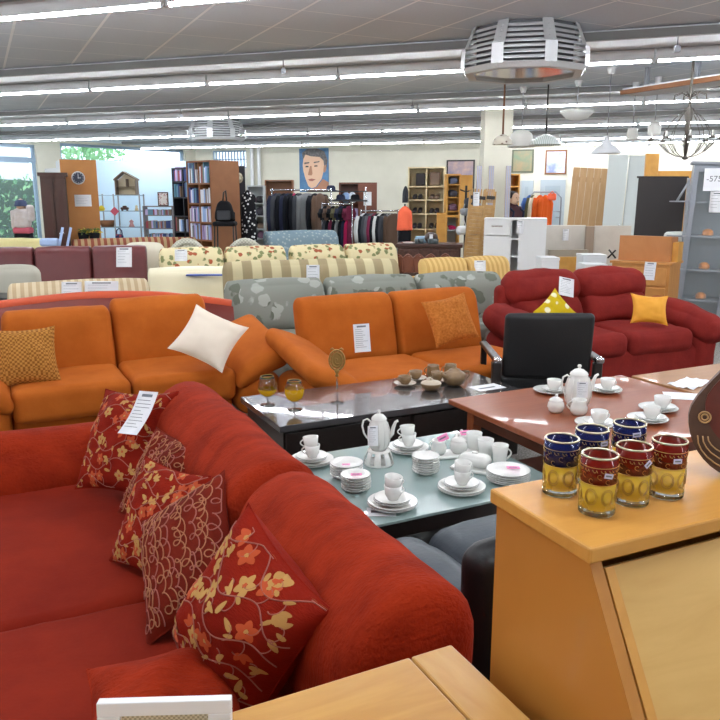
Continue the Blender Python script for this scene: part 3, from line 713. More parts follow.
gob = thing('gold_goblet', 'tall slim stem topped by a golden pierced ornament, alone on the black table', 'ornament', (1.735, 3.77, Z))
mb = MB(); mb.lathe([(0, 0), (.037, 0), (.038, .002), (.012, .007), (.004, .012), (.004, .07), (.007, .08), (.004, .09), (.005, .15)], 28); mb.build('glass_stem', g_clear, gob)
mb = MB(); T = TR((0, 0, .245), 0, 0, RC) @ Matrix.Diagonal((1, 1, 1.25, 1))
goldm = mat('old gold', (176, 142, 84), .35, .75)
mb.lathe([(.005, .15), (.012, .153), (.006, .165), (.014, .18), (.016, .188), (.006, .195)], 20)
for rr in (.043, .03): mb.tube([(rr * math.cos(a), 0, rr * 1.05 * math.sin(a)) for a in [2 * math.pi * i / 28 for i in range(28)]], .005, 8, 0, True, T)
mb.tube([(.004 * q * math.cos(q), 0, .004 * q * math.sin(q)) for q in [i * .4 for i in range(20)]], .004, 6, 0, False, T)
for k in range(10): a = 2 * math.pi * k / 10; mb.tube([(.03 * math.cos(a), 0, .03 * math.sin(a)), (.043 * math.cos(a + .3), 0, .043 * math.sin(a + .3))], .003, 5, 0, False, T)
mb.add([(x, y, z) for y in (-.002, .002) for x, z in [(.036 * math.cos(a), .037 * math.sin(a)) for a in [2 * math.pi * i / 20 for i in range(20)]]], [list(range(20))[::-1], list(range(20, 40))], 0, False, T)
for s_ in (-1, 1): mb.tube([(s_ * .01, 0, .043), (s_ * .026, 0, .054), (s_ * .036, 0, .046)], .004, 6, 0, False, T)
mb.build('ornament_head', goldm, gob)
stone = mat('olive brown stoneware', (140, 112, 78), .35, c2=(112, 88, 60), sc=14, coat=.5); stl = mat('light stoneware', (196, 182, 160), .35, coat=.4)
def stonecup(x, y, lab, sau=True, h=.05, r=.04):
    z = Z
    if sau: plate('saucer', 'stoneware saucer under the ' + lab, 'saucer', .07, (x, y, z), None, None, stl); z += .009
    return cup(lab, (x, y, z), RC + math.pi - .4, r, h, 0, stone)
stonecup(2.275, 3.94, 'brown stoneware cup standing furthest left of its tea set')
stonecup(2.405, 4.03, 'brown stoneware cup second from the left, near the far table edge')
stonecup(2.50, 3.925, 'brown stoneware cup in front of the jug, on a light saucer', True, .056, .037)
def stonejug(x, y, lab, s):
    t = thing('creamer', lab, 'jug', (x, y, Z), RC)
    mb = MB(); mb.lathe([(r * s, z * s) for r, z in ((0, .001), (.03, 0), (.04, .02), (.042, .045), (.036, .07), (.038, .08), (.035, .08), (.033, .068), (0, .01))], 28); mb.build('body', stone, t)
    mb = MB(); mb.tube([(-p[0], p[1], p[2]) for p in handle_pts(.036 * s, .02 * s, .07 * s, .022)], .0035, 6); mb.build('handle', stone, t)
stonejug(2.545, 4.045, 'brown stoneware milk jug behind the teapot', 1.0); stonejug(2.655, 4.01, 'wide brown stoneware cup half hidden behind the teapot', 1.02)
sb = thing('sugar_bowl', 'light brown squat stoneware bowl with lid, nearest of its tea set', 'sugar bowl', (2.355, 3.765, Z))
mb = MB(); mb.lathe([(0, .001), (.035, 0), (.055, .02), (.062, .04), (.06, .045)], 30); mb.build('bowl', stone, sb)
mb = MB(); mb.lathe([(.063, .045), (.055, .053), (.02, .062), (.006, .064), (.01, .073), (0, .077)], 26); mb.build('lid', stl, sb)
tp = thing('teapot', 'round olive brown stoneware teapot, right end of the tea set', 'teapot', (2.545, 3.80, Z), RC)
mb = MB(); mb.lathe([(0, .001), (.035, 0), (.06, .02), (.074, .05), (.066, .078), (.04, .095), (.036, .097)], 32); mb.build('body', stone, tp)
mb = MB(); mb.lathe([(.038, .097), (.032, .104), (.008, .112), (.01, .122), (0, .126)], 24); mb.build('lid', stone, tp)
mb = MB(); mb.tube([(-.05, -.03, .055), (-.075, -.05, .075), (-.085, -.058, .098)], [.017, .012, .009], 10); mb.build('spout', stone, tp)
mb = MB(); mb.tube([(.06, .02, .08), (.09, .03, .085), (.1, .035, .055), (.07, .02, .03)], .006, 8); mb.build('handle', stone, tp)
mb = MB(); mb.box(-.1, .1, -.06, .06, 0, .0008); mb.box(-.07, .05, -.02, .0, .0009, .0012, 1)
tag(mb.build('paper_slip', [white, ink], None, (2.70, 3.67, Z), 0.05), 'white sheet of paper lying at the right end of the black table', 'paper slip')

# ---- coffee set on the brown table
Zb = BTZ + .0005
sets = [(2.72, 3.10, 'left of the big pot, closest to the black armchair'), (2.995, 2.985, 'right behind the big coffee pot'), (2.50, 2.53, 'just behind the blue glasses, nearest of the brown table'),
        (2.775, 2.475, 'in the right hand near pair, front one'), (2.965, 2.585, 'in the right hand near pair, rear one')]
for x, y, w_ in sets:
    plate('cake_plate', 'white cake plate under the cup ' + w_, 'plate', .095, (x - .012, y + .006, Zb), 'cake plates')
    plate('saucer', 'white saucer under the cup ' + w_, 'saucer', .070, (x + .002, y, Zb + .008), 'saucers')
    cup('white patterned cup ' + w_, (x + .004, y, Zb + .016), RC + .2, .038, .056)
for o in list(C.objects):
    if o.get('group') in ('cake plates', 'saucers'): del o['group']
cp = thing('coffee_pot', 'big white coffee pot with a paper tag, centre of the brown table', 'coffee pot', (2.645, 2.83, Zb), RC + .3); pot_parts(cp, 1.12, porc, 1.12)
paper('price_tag', 'white paper tag hanging on the big coffee pot of the brown table', 'price tag', .055, .08, at(582, 398, 3.72), (R(-5), 0, RC), 5)
bowl_lid('sugar_bowl', 'white lidded sugar bowl left of the big pot on the brown table', 'sugar bowl', (2.475, 2.795, Zb), 1.0, porc)
c2_ = thing('creamer', 'white milk jug close before the big pot on the brown table', 'jug', (2.545, 2.71, Zb), RC + 2.8)
mb = MB(); mb.lathe([(0, .001), (.03, 0), (.042, .02), (.042, .04), (.033, .062), (.036, .078), (.033, .078), (.03, .06), (0, .01)], 28); mb.build('body', porc, c2_)
mb = MB(); mb.tube(handle_pts(.034, .02, .068, .022), .0035, 6); mb.build('handle', porc, c2_)
rnd = random.Random(4)
for k, (px, py, lab) in enumerate(((690, 384, 'crumpled white paper on the pale table, further one'), (690, 397, 'folded white paper on the pale table near the carved plaque'))):
    p = onz(px, py, .55); mb = MB(); n = 8; vs = [((i / n - .5) * .26, (j / n - .5) * .15, .001 + .018 * abs(noise.noise(Vector((i * .7 + k * 9, j * .8, 0)))) * (1 if k == 0 else .3)) for j in range(n + 1) for i in range(n + 1)]
    mb.add(vs, [(j * (n + 1) + i, j * (n + 1) + i + 1, (j + 1) * (n + 1) + i + 1, (j + 1) * (n + 1) + i) for j in range(n) for i in range(n)], 0, False)
    tag(mb.build('crumpled_paper', white, None, (p.x, p.y, .551), .3 - k), lab, 'paper')
# ================================================================ orange sofas, red sofa, armchair
orange = mat('orange microfibre', (184, 98, 34), .85, c2=(168, 86, 26), sc=4, bump=.08, bs=120, spec=.15)
def orange_sofa(label, seats, yf, yb, xa0, xa1, loc=(0, 0, 0), rz=0, sides=(-1, 1), drops=((0, 0), (0, 0))):
    """seats: list of x borders; yf front edge of seat, yb rear of back"""
    t = thing('orange_sofa', label, 'sofa', loc, rz)
    x0, x1 = seats[0], seats[-1]
    mb = MB(); mb.soft((x0 + x1) / 2, (yf + yb) / 2 + .04, .155, x1 - x0, yb - yf - .12, .25, .05, 5); mb.build('base', orange, t)
    for ci, (a, b) in enumerate(zip(seats, seats[1:])):
        dz, dy = drops[ci]
        mb = MB(); mb.soft((a + b) / 2, yf + .31, .33, b - a - .008, .66, .22, .055, 8, (0, .01, .012), wr=.005, seed=a); mb.build('seat_cushion', orange, t)
        def lean(x, y, z, a=a, b=b): return (x, y + (z - .4) * .28, z)
        mb = MB(); mb.soft((a + b) / 2, yb - .26 - dy, .61 - dz, b - a - .004, .2, .50, .085, 8, (0, .015, .006), wr=.008, seed=b, fn=lean, scl=(.55, 1, 1)); mb.build('back_cushion', orange, t)
    for sd, xc in ((-1, xa0), (1, xa1)):
        if sd not in sides: continue
        def fn(x, y, z, sd=sd, xc=xc):
            dx = (x - xc) * sd; return (x, y, z + dx * .42 - .5 * dx * dx + (y - (yf + .45)) * .16)
        mb = MB(); mb.soft(xc, yf + .36, .52, .40, .86, .15, .074, 10, (0, 0, .01), wr=.006, seed=sd, fn=fn); mb.build('arm_pad', orange, t)
        def fb(x, y, z, sd=sd, xc=xc): return (x, y, z)
        mb = MB(); mb.soft(xc - sd * .02, yf + .36, .24, .32, .80, .30, .10, 8, (.0, .02, .0), seed=sd, wr=.004); mb.build('arm_base', orange, t)
    mb = MB()
    for x in (x0 + .05, x1 - .05):
        for y in (yf + .12, yb - .15): mb.cyl(x, y, 0, .05, .03)
    mb.build('feet', dark, t); return t
orange_sofa('wide orange two seat sofa on the left, white cushion in its corner', [.08, .80, 1.50], 4.90, 5.84, -.10, 1.69, drops=((.035, .05), (.0, 0)))
orange_sofa('orange two seat sofa in the middle with a hanging price sheet, behind the black table', [2.03, 2.82, 3.60], 4.22, 5.30, 1.93, 3.76, sides=(-1,))
tanw = mat('tan woven cloth', (190, 132, 62), .9, c2=(142, 90, 36), sc=70, tex='check', bump=.4, bs=150)
tanw2 = mat('orange brown woven cloth', (198, 122, 54), .9, c2=(164, 92, 34), sc=60, tex='noise', bump=.5, bs=120)
creamc = mat('cream cushion cloth', (232, 218, 200), .85, bump=.06, bs=150)
o = pillow('throw_pillow', 'tan woven square cushion at the left end of the wide orange sofa', [tanw], .19, .19, .07, None, 11); orient(o, (0.20, 5.15, 0.60), (0.0, -0.85, 0.45), (.01, .02, 1), 0.010)
o = pillow('throw_pillow', 'cream white cushion standing on its corner against the orange arm', [creamc], .2, .2, .075, None, 12, pinch=.12); orient(o, (1.337, 4.98, 0.653), (-0.161, -0.72, 0.65), (.01, .02, 1), -0.538)
o = pillow('throw_pillow', 'orange brown woven cushion at the right end of the middle orange sofa', [tanw2], .2, .18, .07, None, 13); orient(o, (3.10, 4.70, 0.69), (0.007, -0.907, 0.421), (.01, .02, 1), 0.141)
# right red sofa
red2 = mat('wine red microfibre', (136, 42, 36), .85, c2=(120, 34, 31), sc=5, bump=.15, bs=60, spec=.15)
rs = thing('red_sofa', 'wine red plush two seat sofa with overstuffed arms, yellow cushion at its right', 'sofa', (4.74, 4.50, 0), R(-6))
mb = MB(); mb.soft(0, .44, .19, 1.72, .84, .30, .05, 5); mb.build('base', red2, rs)
for sx in (-1, 1):
    mb = MB(); mb.soft(sx * .36, .33, .385, .71, .70, .20, .075, 8, (0, .015, .02), wr=.012, seed=sx); mb.build('seat_cushion', red2, rs)
    def lean(x, y, z): return (x, y + (z - .4) * .30, z)
    mb = MB(); mb.soft(sx * .38, .66, .60, .74, .22, .26, .09, 8, (0, .03, .01), wr=.015, seed=sx + 3, fn=lean); mb.build('lower_back_cushion', red2, rs)
    mb = MB(); mb.soft(sx * .39, .70, .80, .80, .26, .26, .115, 8, (.02, .03, .02), wr=.02, seed=sx + 5, fn=lean); mb.build('upper_back_cushion', red2, rs)
    def fa_(x, y, z): return (x, y, z + (y - .4) * .12)
    mb = MB(); mb.soft(sx * .90, .36, .52, .30, .92, .24, .115, 8, (.02, .02, .02), wr=.02, seed=sx + 7, fn=fa_); mb.build('arm_pad', red2, rs)
    mb = MB(); mb.soft(sx * .88, .40, .25, .24, .84, .40, .08, 8, (.02, .02, 0), wr=.012, seed=sx + 9); mb.build('arm', red2, rs)
mb = MB(); mb.soft(0, .86, .45, 1.7, .16, .75, .06, 5); mb.build('back_frame', red2, rs)
mb = MB()
for x in (-.85, .85):
    for y in (.1, .8): mb.box(x - .04, x + .04, y - .04, y + .04, 0, .045)
mb.build('feet', dark, rs)
rs.scale = (.94, .96, 1)
yel = mat('golden yellow satin', (240, 168, 50), .6, bump=.05, bs=80)
o = pillow('throw_pillow', 'golden yellow cushion at the right arm of the wine red sofa', [yel], .17, .13, .06, None, 21, pinch=.16); orient(o, (5.101, 4.66, 0.64), (-0.319, -0.88, 0.3), (.01, .02, 1), -0.085)
yw = mat('yellow spotted cloth', (206, 176, 24), .8, c2=(240, 234, 200), sc=13, tex='spots')
o = pillow('throw_pillow', 'yellow cushion with white leaf spots standing on its corner, left on the wine red sofa', [yw], .14, .15, .05, None, 22); orient(o, (4.185, 4.80, 0.655), (-0.112, -0.92, 0.3), (.01, .02, 1), -0.883)
# black armchair
blv = mat('black seat cover', (19, 19, 21), .6, bump=.05, bs=100)
ac = thing('black_armchair', 'black armchair seen from behind with dark wood and steel arms', 'armchair', (3.15, 3.66, 0), R(-26.5))
def bk(x, y, z): return (x, y - .10 * (z - .45) + .04 * (x / .3) ** 2, z)
mb = MB(); mb.soft(0, 0, .67, .56, .07, .42, .033, 8, (0, .015, .008), fn=bk); mb.build('backrest', blv, ac)
mb = MB(); mb.soft(0, .30, .40, .54, .58, .12, .045, 6, (0, 0, .02)); mb.build('seat', blv, ac)
mb = MB(); mb.soft(0, .01, .36, .60, .04, .22, .018, 3); mb.build('rear_panel', blv, ac)
for sx in (-1, 1):
    x = sx * .32
    mb = MB(); mb.soft(x, .26, .585, .055, .56, .035, .015, 3); ar = mb.build('arm', blt, ac); mb = MB(); mb.soft(x, -.03, .585, .057, .05, .04, .015, 3); mb.build('steel_cap', chrome, ar)
    mb = MB(); mb.soft(x, .005, .40, .06, .045, .33, .012, 3); mb.build('arm_post', blt, ac)
    mb = MB(); mb.box(x - .02, x + .02, .49, .53, 0, .566); mb.build('leg', dark, ac, bevel=.004)
    mb = MB(); mb.box(x - .02, x + .02, .0, .04, 0, .234); mb.build('leg', dark, ac, bevel=.004)
# price sheets
paper('price_sheet', 'white price sheet hanging on the back of the middle orange sofa', 'price tag', .115, .185, at(363, 352, 4.98), (R(-10), 0, -.05), 10)
paper('price_sheet', 'white price sheet draped over the back of the wine red sofa', 'price tag', .135, .17, at(566, 296, 6.40), (R(-30), R(12), RC + .1), 8)

# ================================================================ rows of sofas behind
def gsofa(name, label, mt, fr_, w, d, n, bh=.85, sh=.42, ah=.6, aw=.2, bt=.22, br=.09, arms=(1, 1), puff=.025, wr=.008, lean=.25, mt2=None, backs=None, seed=0):
    t = thing(name, label, 'sofa', fr_.o, fr_.r)
    iw = w - aw * (arms[0] + arms[1]); xo = -w / 2 + aw * arms[0]
    mb = MB(); mb.soft(0, d / 2, sh * .38, w - .02, d - .04, sh * .55, .04, 3); mb.build('base', mt, t)
    for k in range(n):
        x = xo + iw * (k + .5) / n
        mb = MB(); mb.soft(x, (d - bt) / 2, sh - .09, iw / n - .01, d - bt, .18, .05, 5, (0, 0, .015), wr=wr, seed=k + seed); mb.build('seat_cushion', mt2 or mt, t)
    nb = backs or n
    for k in range(nb):
        x = xo + iw * (k + .5) / nb
        mb = MB(); mb.soft(x, d - bt * .75 - lean * .2, (bh + sh) / 2, iw / nb - .01, bt, bh - sh + .06, br, 7, (0, puff, puff * .6), wr=wr, seed=k + 4 + seed, fn=lambda x, y, z: (x, y + (z - sh) * lean, z), scl=(.38, 1, 1)); mb.build('back_cushion', mt, t)
    mb = MB(); mb.soft(0, d - .06, bh * .42, w - .04, .12, bh * .8, .05, 4); mb.build('back_frame', mt, t)
    for sx, on in ((-1, arms[0]), (1, arms[1])):
        if on: mb = MB(); mb.soft(sx * (w - aw) / 2, d / 2 - .02, ah / 2 + .03, aw, d - .04, ah - .06, aw * .42, 6, (.01, .01, .015), wr=wr, seed=sx); mb.build('arm', mt, t)
    mb = MB()
    for x in (-w / 2 + .1, w / 2 - .1):
        for y in (.1, d - .1): mb.cyl(x, y, 0, .05, .025, 10)
    mb.build('feet', dark, t); return t
def fr2(x0, y0, x1, y1, back):
    """frame under a sofa whose back top runs from (x0, y0) to (x1, y1); back = depth from front edge to that line"""
    a = math.atan2(y1 - y0, x1 - x0); cx, cy = (x0 + x1) / 2, (y0 + y1) / 2
    return Fr(cx + math.sin(a) * back, cy - math.cos(a) * back, a), math.hypot(x1 - x0, y1 - y0)
def backline(pa, pb, z, back): a = onz(*pa, z); b = onz(*pb, z); return fr2(a.x, a.y, b.x, b.y, back)
greyf = mat('grey leaf pattern cloth', (138, 141, 132), .85, c2=(106, 110, 98), c3=(172, 174, 166), sc=7, tex='floral', coord='Object')
f, w = backline((224, 288), (500, 277), .80, .52); gsofa('patterned_sofa', 'grey green leaf patterned three seat sofa right behind the orange ones', greyf, f, w, .72, 3, .82, arms=(0, 0), bt=.28, br=.13, puff=.03)
st = mat('beige striped cloth', (200, 188, 150), .85, c2=(156, 140, 108), sc=1.6, tex='stripe')
f, w = backline((222, 270), (400, 266), .86, .55); gsofa('striped_sofa', 'beige and brown wide striped sofa with a paper sheet, behind the grey patterned sofa', st, f, w, .75, 1, .9, arms=(0, 0), bt=.26, br=.12)
flo = mat('cream floral cloth', (222, 208, 166), .85, c2=(168, 90, 62), c3=(128, 134, 92), sc=13, tex='floral')
f, w = backline((158, 253), (286, 250), .90, .75); gsofa('floral_sofa', 'cream sofa with reddish flowers, left one of the floral pair', flo, f, w, .9, 2, .92, arms=(0, 0), bt=.26, br=.13)
f, w = backline((289, 250), (396, 247), .90, .75); gsofa('floral_sofa', 'cream sofa with reddish flowers, right one of the floral pair', flo, f, w, .9, 2, .92, arms=(0, 0), bt=.26, br=.13)
ys = mat('yellow ribbed stripe cloth', (218, 184, 118), .85, c2=(198, 160, 98), sc=5, tex='stripe')
f, w = backline((404, 265), (508, 261), .85, .75); gsofa('yellow_sofa', 'yellow narrow striped sofa behind the wine red sofa', ys, f, w, .9, 2, .87, arms=(1, 0), aw=.22, ah=.62)
crl = mat('cream leather', (232, 222, 190), .5)
f, w = backline((152, 278), (226, 276), .70, .7); gsofa('cream_sofa', 'low cream leather sofa with a blue board on it', crl, f, w + .1, .9, 1, .77, arms=(0, 0), bt=.3, br=.08)
bg = mat('pale pinstriped beige cloth', (212, 196, 164), .85, c2=(190, 166, 132), sc=5, tex='stripe')
f, w = backline((6, 290), (150, 284), .80, .75); gsofa('beige_sofa', 'pale pinstriped beige sofa with two big paper sheets on its back', bg, f, w, .9, 1, .82, arms=(0, 0), bt=.26, br=.12)
mar = mat('maroon leather', (104, 44, 44), .42, c2=(92, 36, 38), sc=3)
f, w = backline((-26, 253), (147, 250), .92, .75); gsofa('leather_sofa', 'maroon leather three seat sofa with a white price sheet', mar, f, w, .95, 3, .94, arms=(0, 0), bt=.26, br=.07, puff=.015)
paleY = mat('pale yellow leather', (226, 212, 150), .5)
f, w = backline((-30, 241), (53, 241), .85, .75); gsofa('pale_sofa', 'pale yellow leather sofa below the garden window', paleY, f, w, .9, 1, .86, arms=(0, 0), bt=.24, br=.06, puff=.01)
gbl = mat('grey blue flowered cloth', (122, 142, 152), .85, c2=(160, 172, 172), sc=16, tex='spots')
f, w = backline((264, 235), (336, 233), .95, .7); gsofa('blue_sofa', 'grey blue dotted sofa with white sheets, in front of the clothes rack', gbl, f, w, .85, 1, .97, arms=(0, 0), bt=.3, br=.14)
# curved orange sofa behind the left orange one
crv = thing('curved_sofa', 'orange sofa with a curved back rim and dark red inside, behind the wide orange sofa', 'sofa', (0, 0, 0))
rim = mat('orange red leather', (196, 76, 34), .5); innr = mat('dark red leather', (112, 36, 24), .5)
def arcpt(t): x = -.9 + 2.75 * t; return Vector((x, 6.30 - .16 * ((x - .5) / 1.4) ** 2, .80 + .055 * math.exp(-((x - .75) / .7) ** 2) - .14 * max(0, (x - 1.25)) ** 1.5 - .06 * max(0, -x)))
pts = [arcpt(i / 30) for i in range(31)]
mb = MB(); mb.tube([p - Vector((0, .0, .055)) for p in pts], .055, 12); mb.build('back_rim', rim, crv)
mb = MB(); vs = []; 
for p in pts: vs += [(p.x, p.y - .07, p.z - .05), (p.x, p.y - .12, .42), (p.x, p.y + .05, p.z - .05), (p.x, p.y + .05, .1)]
fs = []
for i in range(30): a = 4 * i; b = a + 4; fs += [(a, a + 1, b + 1, b), (a + 2, b + 2, b + 3, a + 3), (a, b, b + 2, a + 2), (a + 1, a + 3, b + 3, b + 1)]
mb.add(vs, fs, 0); mb.build('back', innr, crv)
mb = MB(); mb.soft(.45, 6.02, .24, 2.1, .30, .42, .08, 6); mb.build('seat', innr, crv)
mb = MB(); mb.box(-.5, 1.4, 5.92, 6.1, 0, .04); mb.build('plinth', dark, crv)
# wicker chairs, daybed, small things between the rows
wick = mat('pale grey wicker', (206, 204, 190), .7, c2=(176, 174, 160), sc=40, tex='check')
for px, lab in ((184, 'pale round backed wicker armchair behind the left floral sofa'), (243, 'pale round backed wicker armchair nearer the brown bookcase')):
    f = spot(px, 10.7); t = thing('wicker_armchair', lab, 'armchair', f.o, f.r)
    mb = MB(); mb.tube([(.31 * math.cos(a), .05, .45 + .50 * math.sin(a)) for a in [math.pi * i / 16 for i in range(17)]], .05, 8)
    mb.build('back_rim', wick, t)
    mb = MB(); mb.prism([(.31 * math.cos(a), .45 + .50 * math.sin(a)) for a in [math.pi * i / 16 for i in range(17)]], .04, .06, 'y'); mb.build('backrest', wick, t)
    mb = MB(); mb.soft(0, -.22, .38, .58, .5, .14, .06, 5); mb.build('seat', wick, t)
    for x in (-.25, .25):
        for y in (-.42, 0): mb = MB(); mb.cyl(x, y, 0, .32, .025, 10); mb.build('leg', wick, t)
mult = mat('multicoloured striped throw', (140, 76, 60), .9, c2=(176, 150, 112), sc=3.3, tex='stripe')
f, w = backline((72, 245), (200, 242), .86, .5); gsofa('throw_covered_sofa', 'sofa under a red and yellow striped throw, between the maroon sofa and the wire shelf', mult, f, w, .8, 1, .9, arms=(0, 0), bt=.24, br=.07)
yl = mat('mustard yellow cloth', (222, 190, 84), .8)
f = spot(251, 13.0); t = thing('pouffe', 'mustard yellow pouffe left of the grey blue sofa', 'pouffe', f.o, f.r)
mb = MB(); mb.soft(0, 0, .35, .5, .4, .66, .08, 5, (0, 0, .01)); mb.build('cushion', yl, t); mb = MB(); mb.box(-.2, .2, -.15, .15, 0, .03); mb.build('base', dark, t)
blu = mat('royal blue board', (24, 72, 170), .4)
p = onz(205, 275, .74); mb = MB(); mb.box(-.20, .20, -.04, .04, 0, .012); tag(mb.build('blue_board', blu, None, (p.x, p.y + .0, .735), RC), 'royal blue board lying on the low cream sofa', 'board')
crm2 = mat('ivory leather', (222, 214, 192), .5)
f = spot(139, 10.0); t = thing('ivory_armchair', 'ivory leather armchair right of the maroon sofa', 'armchair', f.o, f.r)
mb = MB(); mb.soft(0, .1, .65, .54, .24, .62, .1, 6, (0, .02, .02)); mb.build('backrest', crm2, t); mb = MB(); mb.soft(0, -.22, .26, .56, .5, .44, .08, 5); mb.build('seat', crm2, t); mb = MB(); mb.box(-.25, .25, -.3, .15, 0, .039); mb.build('base', dark, t)
f = spot(4, 7.7); t = thing('swivel_armchair', 'grey topped dark armchair at the far left edge, behind the pinstriped sofa', 'armchair', f.o, f.r)
mb = MB(); mb.soft(0, .1, .62, .5, .2, .5, .09, 6, (0, .02, .02)); mb.build('backrest', mat('warm grey cloth', (190, 186, 172), .8), t); mb = MB(); mb.soft(.05, -.2, .58, .95, .5, .05, .02, 3); mb.build('side_board', dark, t); mb = MB(); mb.soft(0, -.2, .28, .6, .5, .5, .08, 5); mb.build('seat', dark, t); mb = MB(); mb.box(-.2, .2, -.35, .1, 0, .029); mb.build('base', dark, t)
# papers on the rows
for px, py, t_, w_, h_, lab in (
    (124, 267, 9.22, .19, .24, 'white price sheet on the maroon leather sofa'), (71.5, 303, 6.42, .17, .18, 'left white sheet on the pinstriped beige sofa'), (101.5, 302, 6.52, .29, .18, 'wide white sheet with pencil writing on the pinstriped beige sofa'),
    (313, 285, 7.55, .13, .20, 'white price sheet over the wide striped sofa'), (181, 261, 9.15, .15, .14, 'small white sheet on the left floral sofa'), (480, 272, 8.55, .13, .13, 'small white price sheet on the yellow striped sofa'),
    (307, 244, 14.1, .44, .20, 'left white sheet on the grey blue sofa'), (317.5, 243.5, 14.05, .17, .21, 'right narrow white sheet on the grey blue sofa')):
    paper('price_sheet', lab, 'price tag', w_, h_, at(px, py, t_), (R(-12), 0, RC), 5)
# ================================================================ back of the shop
def pxw(dpx, t): return dpx * t / F
dwood = mat('dark brown wood', (72, 42, 30), .45, c2=(58, 34, 26), sc=4)
mwood = mat('medium brown wood', (140, 92, 58), .5, c2=(124, 80, 50), tex='wood', sc=2)
owood = mat('orange beech board', (196, 132, 66), .45, c2=(184, 120, 58), sc=2)
blackw = mat('black bookcase board', (24, 24, 30), .5)
creamw = mat('light maple board', (214, 196, 156), .5)
pinew = mat('yellow pine', (214, 160, 78), .45, c2=(196, 138, 62), tex='wood', sc=3)
bookc = [mat('book %s' % n, c, .6) for n, c in (('white', (222, 226, 236)), ('pale blue', (150, 178, 222)), ('navy', (44, 60, 110)), ('grey', (140, 144, 156)), ('dark red', (140, 60, 70)), ('lilac', (176, 160, 200)), ('brown', (120, 100, 84)), ('teal', (90, 130, 150)))]
def shelfcase(name, label, fr_, w, d, h, levels, mt, back=None, cols=1, side_x=0, cat='bookcase', th=.025):
    t = thing(name, label, cat, fr_.o, fr_.r)
    for sx in (-1, 1): mb = MB(); mb.box(sx * w / 2 - (th if sx > 0 else 0), sx * w / 2 + (th if sx < 0 else 0), 0, d, 0, h); mb.build('side_panel', mt, t)
    mb = MB(); mb.box(-w / 2 + th, w / 2 - th, 0, d, h - th, h); mb.build('top', mt, t)
    mb = MB(); mb.box(-w / 2 + th, w / 2 - th, d - .012, d, .02, h - th - .001); mb.build('back_panel', back or mt, t)
    for z in levels: mb = MB(); mb.box(-w / 2 + th + .001, w / 2 - th - .001, .005, d - .014, z - th, z); mb.build('shelf', mt, t)
    for c in range(1, cols): x = -w / 2 + w * c / cols; mb = MB(); mb.box(x - th / 2, x + th / 2, .004, d - .015, levels[0] + .001, h - th - .002); mb.build('divider', mt, t)
    return t
_bk = {}
def books(fr_, x0, x1, z, d, label, grp, hmin=.18, hmax=.28, wmin=.02, wmax=.05, seed=0, gap=.1, cols=bookc):
    rnd = random.Random(seed); x = x0
    while x < x1 - wmax:
        w = rnd.uniform(wmin, wmax); h = rnd.uniform(hmin, hmax)
        if rnd.random() > gap:
            m_ = rnd.choice(cols); k = (m_.name)
            if k not in _bk:
                mb = MB(); mb.box(-.5, .5, 0, 1, 0, 1); _bk[k] = mb.build('book', m_, None)
                o = _bk[k]
            else: o = _bk[k].copy(); C.objects.link(o)
            o.location = fr_.w(x + w / 2, .012, z + .0005); o.scale = (w * .93, min(d, .17), h); o.rotation_euler = (0, 0, fr_.r); tag(o, label, 'book', grp)
        x += w
# wardrobe side with clock
T0 = 12.0
f = spot(80.5, T0, RC + R(25)); W = pxw(34, T0); h = zat(160, T0)
t = thing('wardrobe', 'tall orange beech wardrobe side carrying a round clock, by the garden windows', 'wardrobe', f.o, f.r)
mb = MB(); mb.box(-W / 2, W / 2, 0, .02, 0, h); mb.build('side_panel', owood, t)
mb = MB(); mb.box(-W / 2, W / 2, .021, .9, 0, h - .002); mb.build('body', whitelac, t)
mb = MB(); mb.prism([(-W / 2 - .18, .9), (-W / 2 - .003, .02), (-W / 2 - .003, .9)], 0, h - .12, 'z'); mb.build('open_door', whitelac, t)
ck = thing('wall_clock', 'round white rimmed clock with a dark face on the beech wardrobe', 'clock', f.w(pxw(-1, T0), -.002, zat(178, T0)), f.r)
rr = pxw(6.4, T0); T = TR((0, 0, 0), R(90))
mb = MB(); mb.lathe([(rr, 0), (rr, .02), (rr * .88, .026), (rr * .84, .018)], 32, 0, T); mb.build('rim', whitelac, ck)
mb = MB(); mb.cyl(0, 0, .001, .017, rr * .86, 32, 0, T); fc = mb.build('dial', mat('dark blue dial', (38, 42, 66), .4), ck)
mb = MB(); mb.box(-.004, .004, -.02, -.0185, -.01, rr * .6); mb.box(-.01, rr * .4, -.0195, -.018, -.004, .004)
for k in range(12): a = k * math.pi / 6; x, z = rr * .72 * math.cos(a), rr * .72 * math.sin(a); mb.box(x - .005, x + .005, -.019, -.0175, z - .005, z + .005)
mb.build('hands', white, ck)
paper('notice', 'white notice sheet below the clock on the beech wardrobe', 'notice', pxw(16, T0), pxw(11.5, T0), f.w(pxw(2, T0), -.003, zat(206.5, T0)), (0, 0, f.r), 5, head=False)
# dark wardrobe with glass doors
T1 = 11.3; f = spot(54, T1, RC + R(20)); W = pxw(24, T1); h = zat(176, T1)
t = thing('dark_wardrobe', 'dark brown old wardrobe with an open mirrored door, left of the beech wardrobe', 'wardrobe', f.o, f.r)
mb = MB(); mb.box(-W / 2, W / 2, .03, .5, 0, h); mb.build('body', dwood, t)
mb = MB(); mb.box(-W / 2 - .03, W / 2 + .03, 0, .53, h, h + .05); mb.build('cornice', dwood, t)
for sx in (-1, 1): mb = MB(); a, b = sorted((sx * .01, sx * (W / 2 - .01))); mb.box(a, b, .005, .029, .1, h - .05); d_ = mb.build('door', dwood, t, bevel=.004); mb = MB(); mb.box(a + .04, b - .04, -.002, .0045, .25, h - .2); mb.build('door_panel', mat('reddish dark panel', (66, 34, 25), .35), d_)
mb = MB(); mb.tube([(.03, -.012, h * .55), (.11, -.012, h * .55)], .008); mb.build('handle', chrome, t)
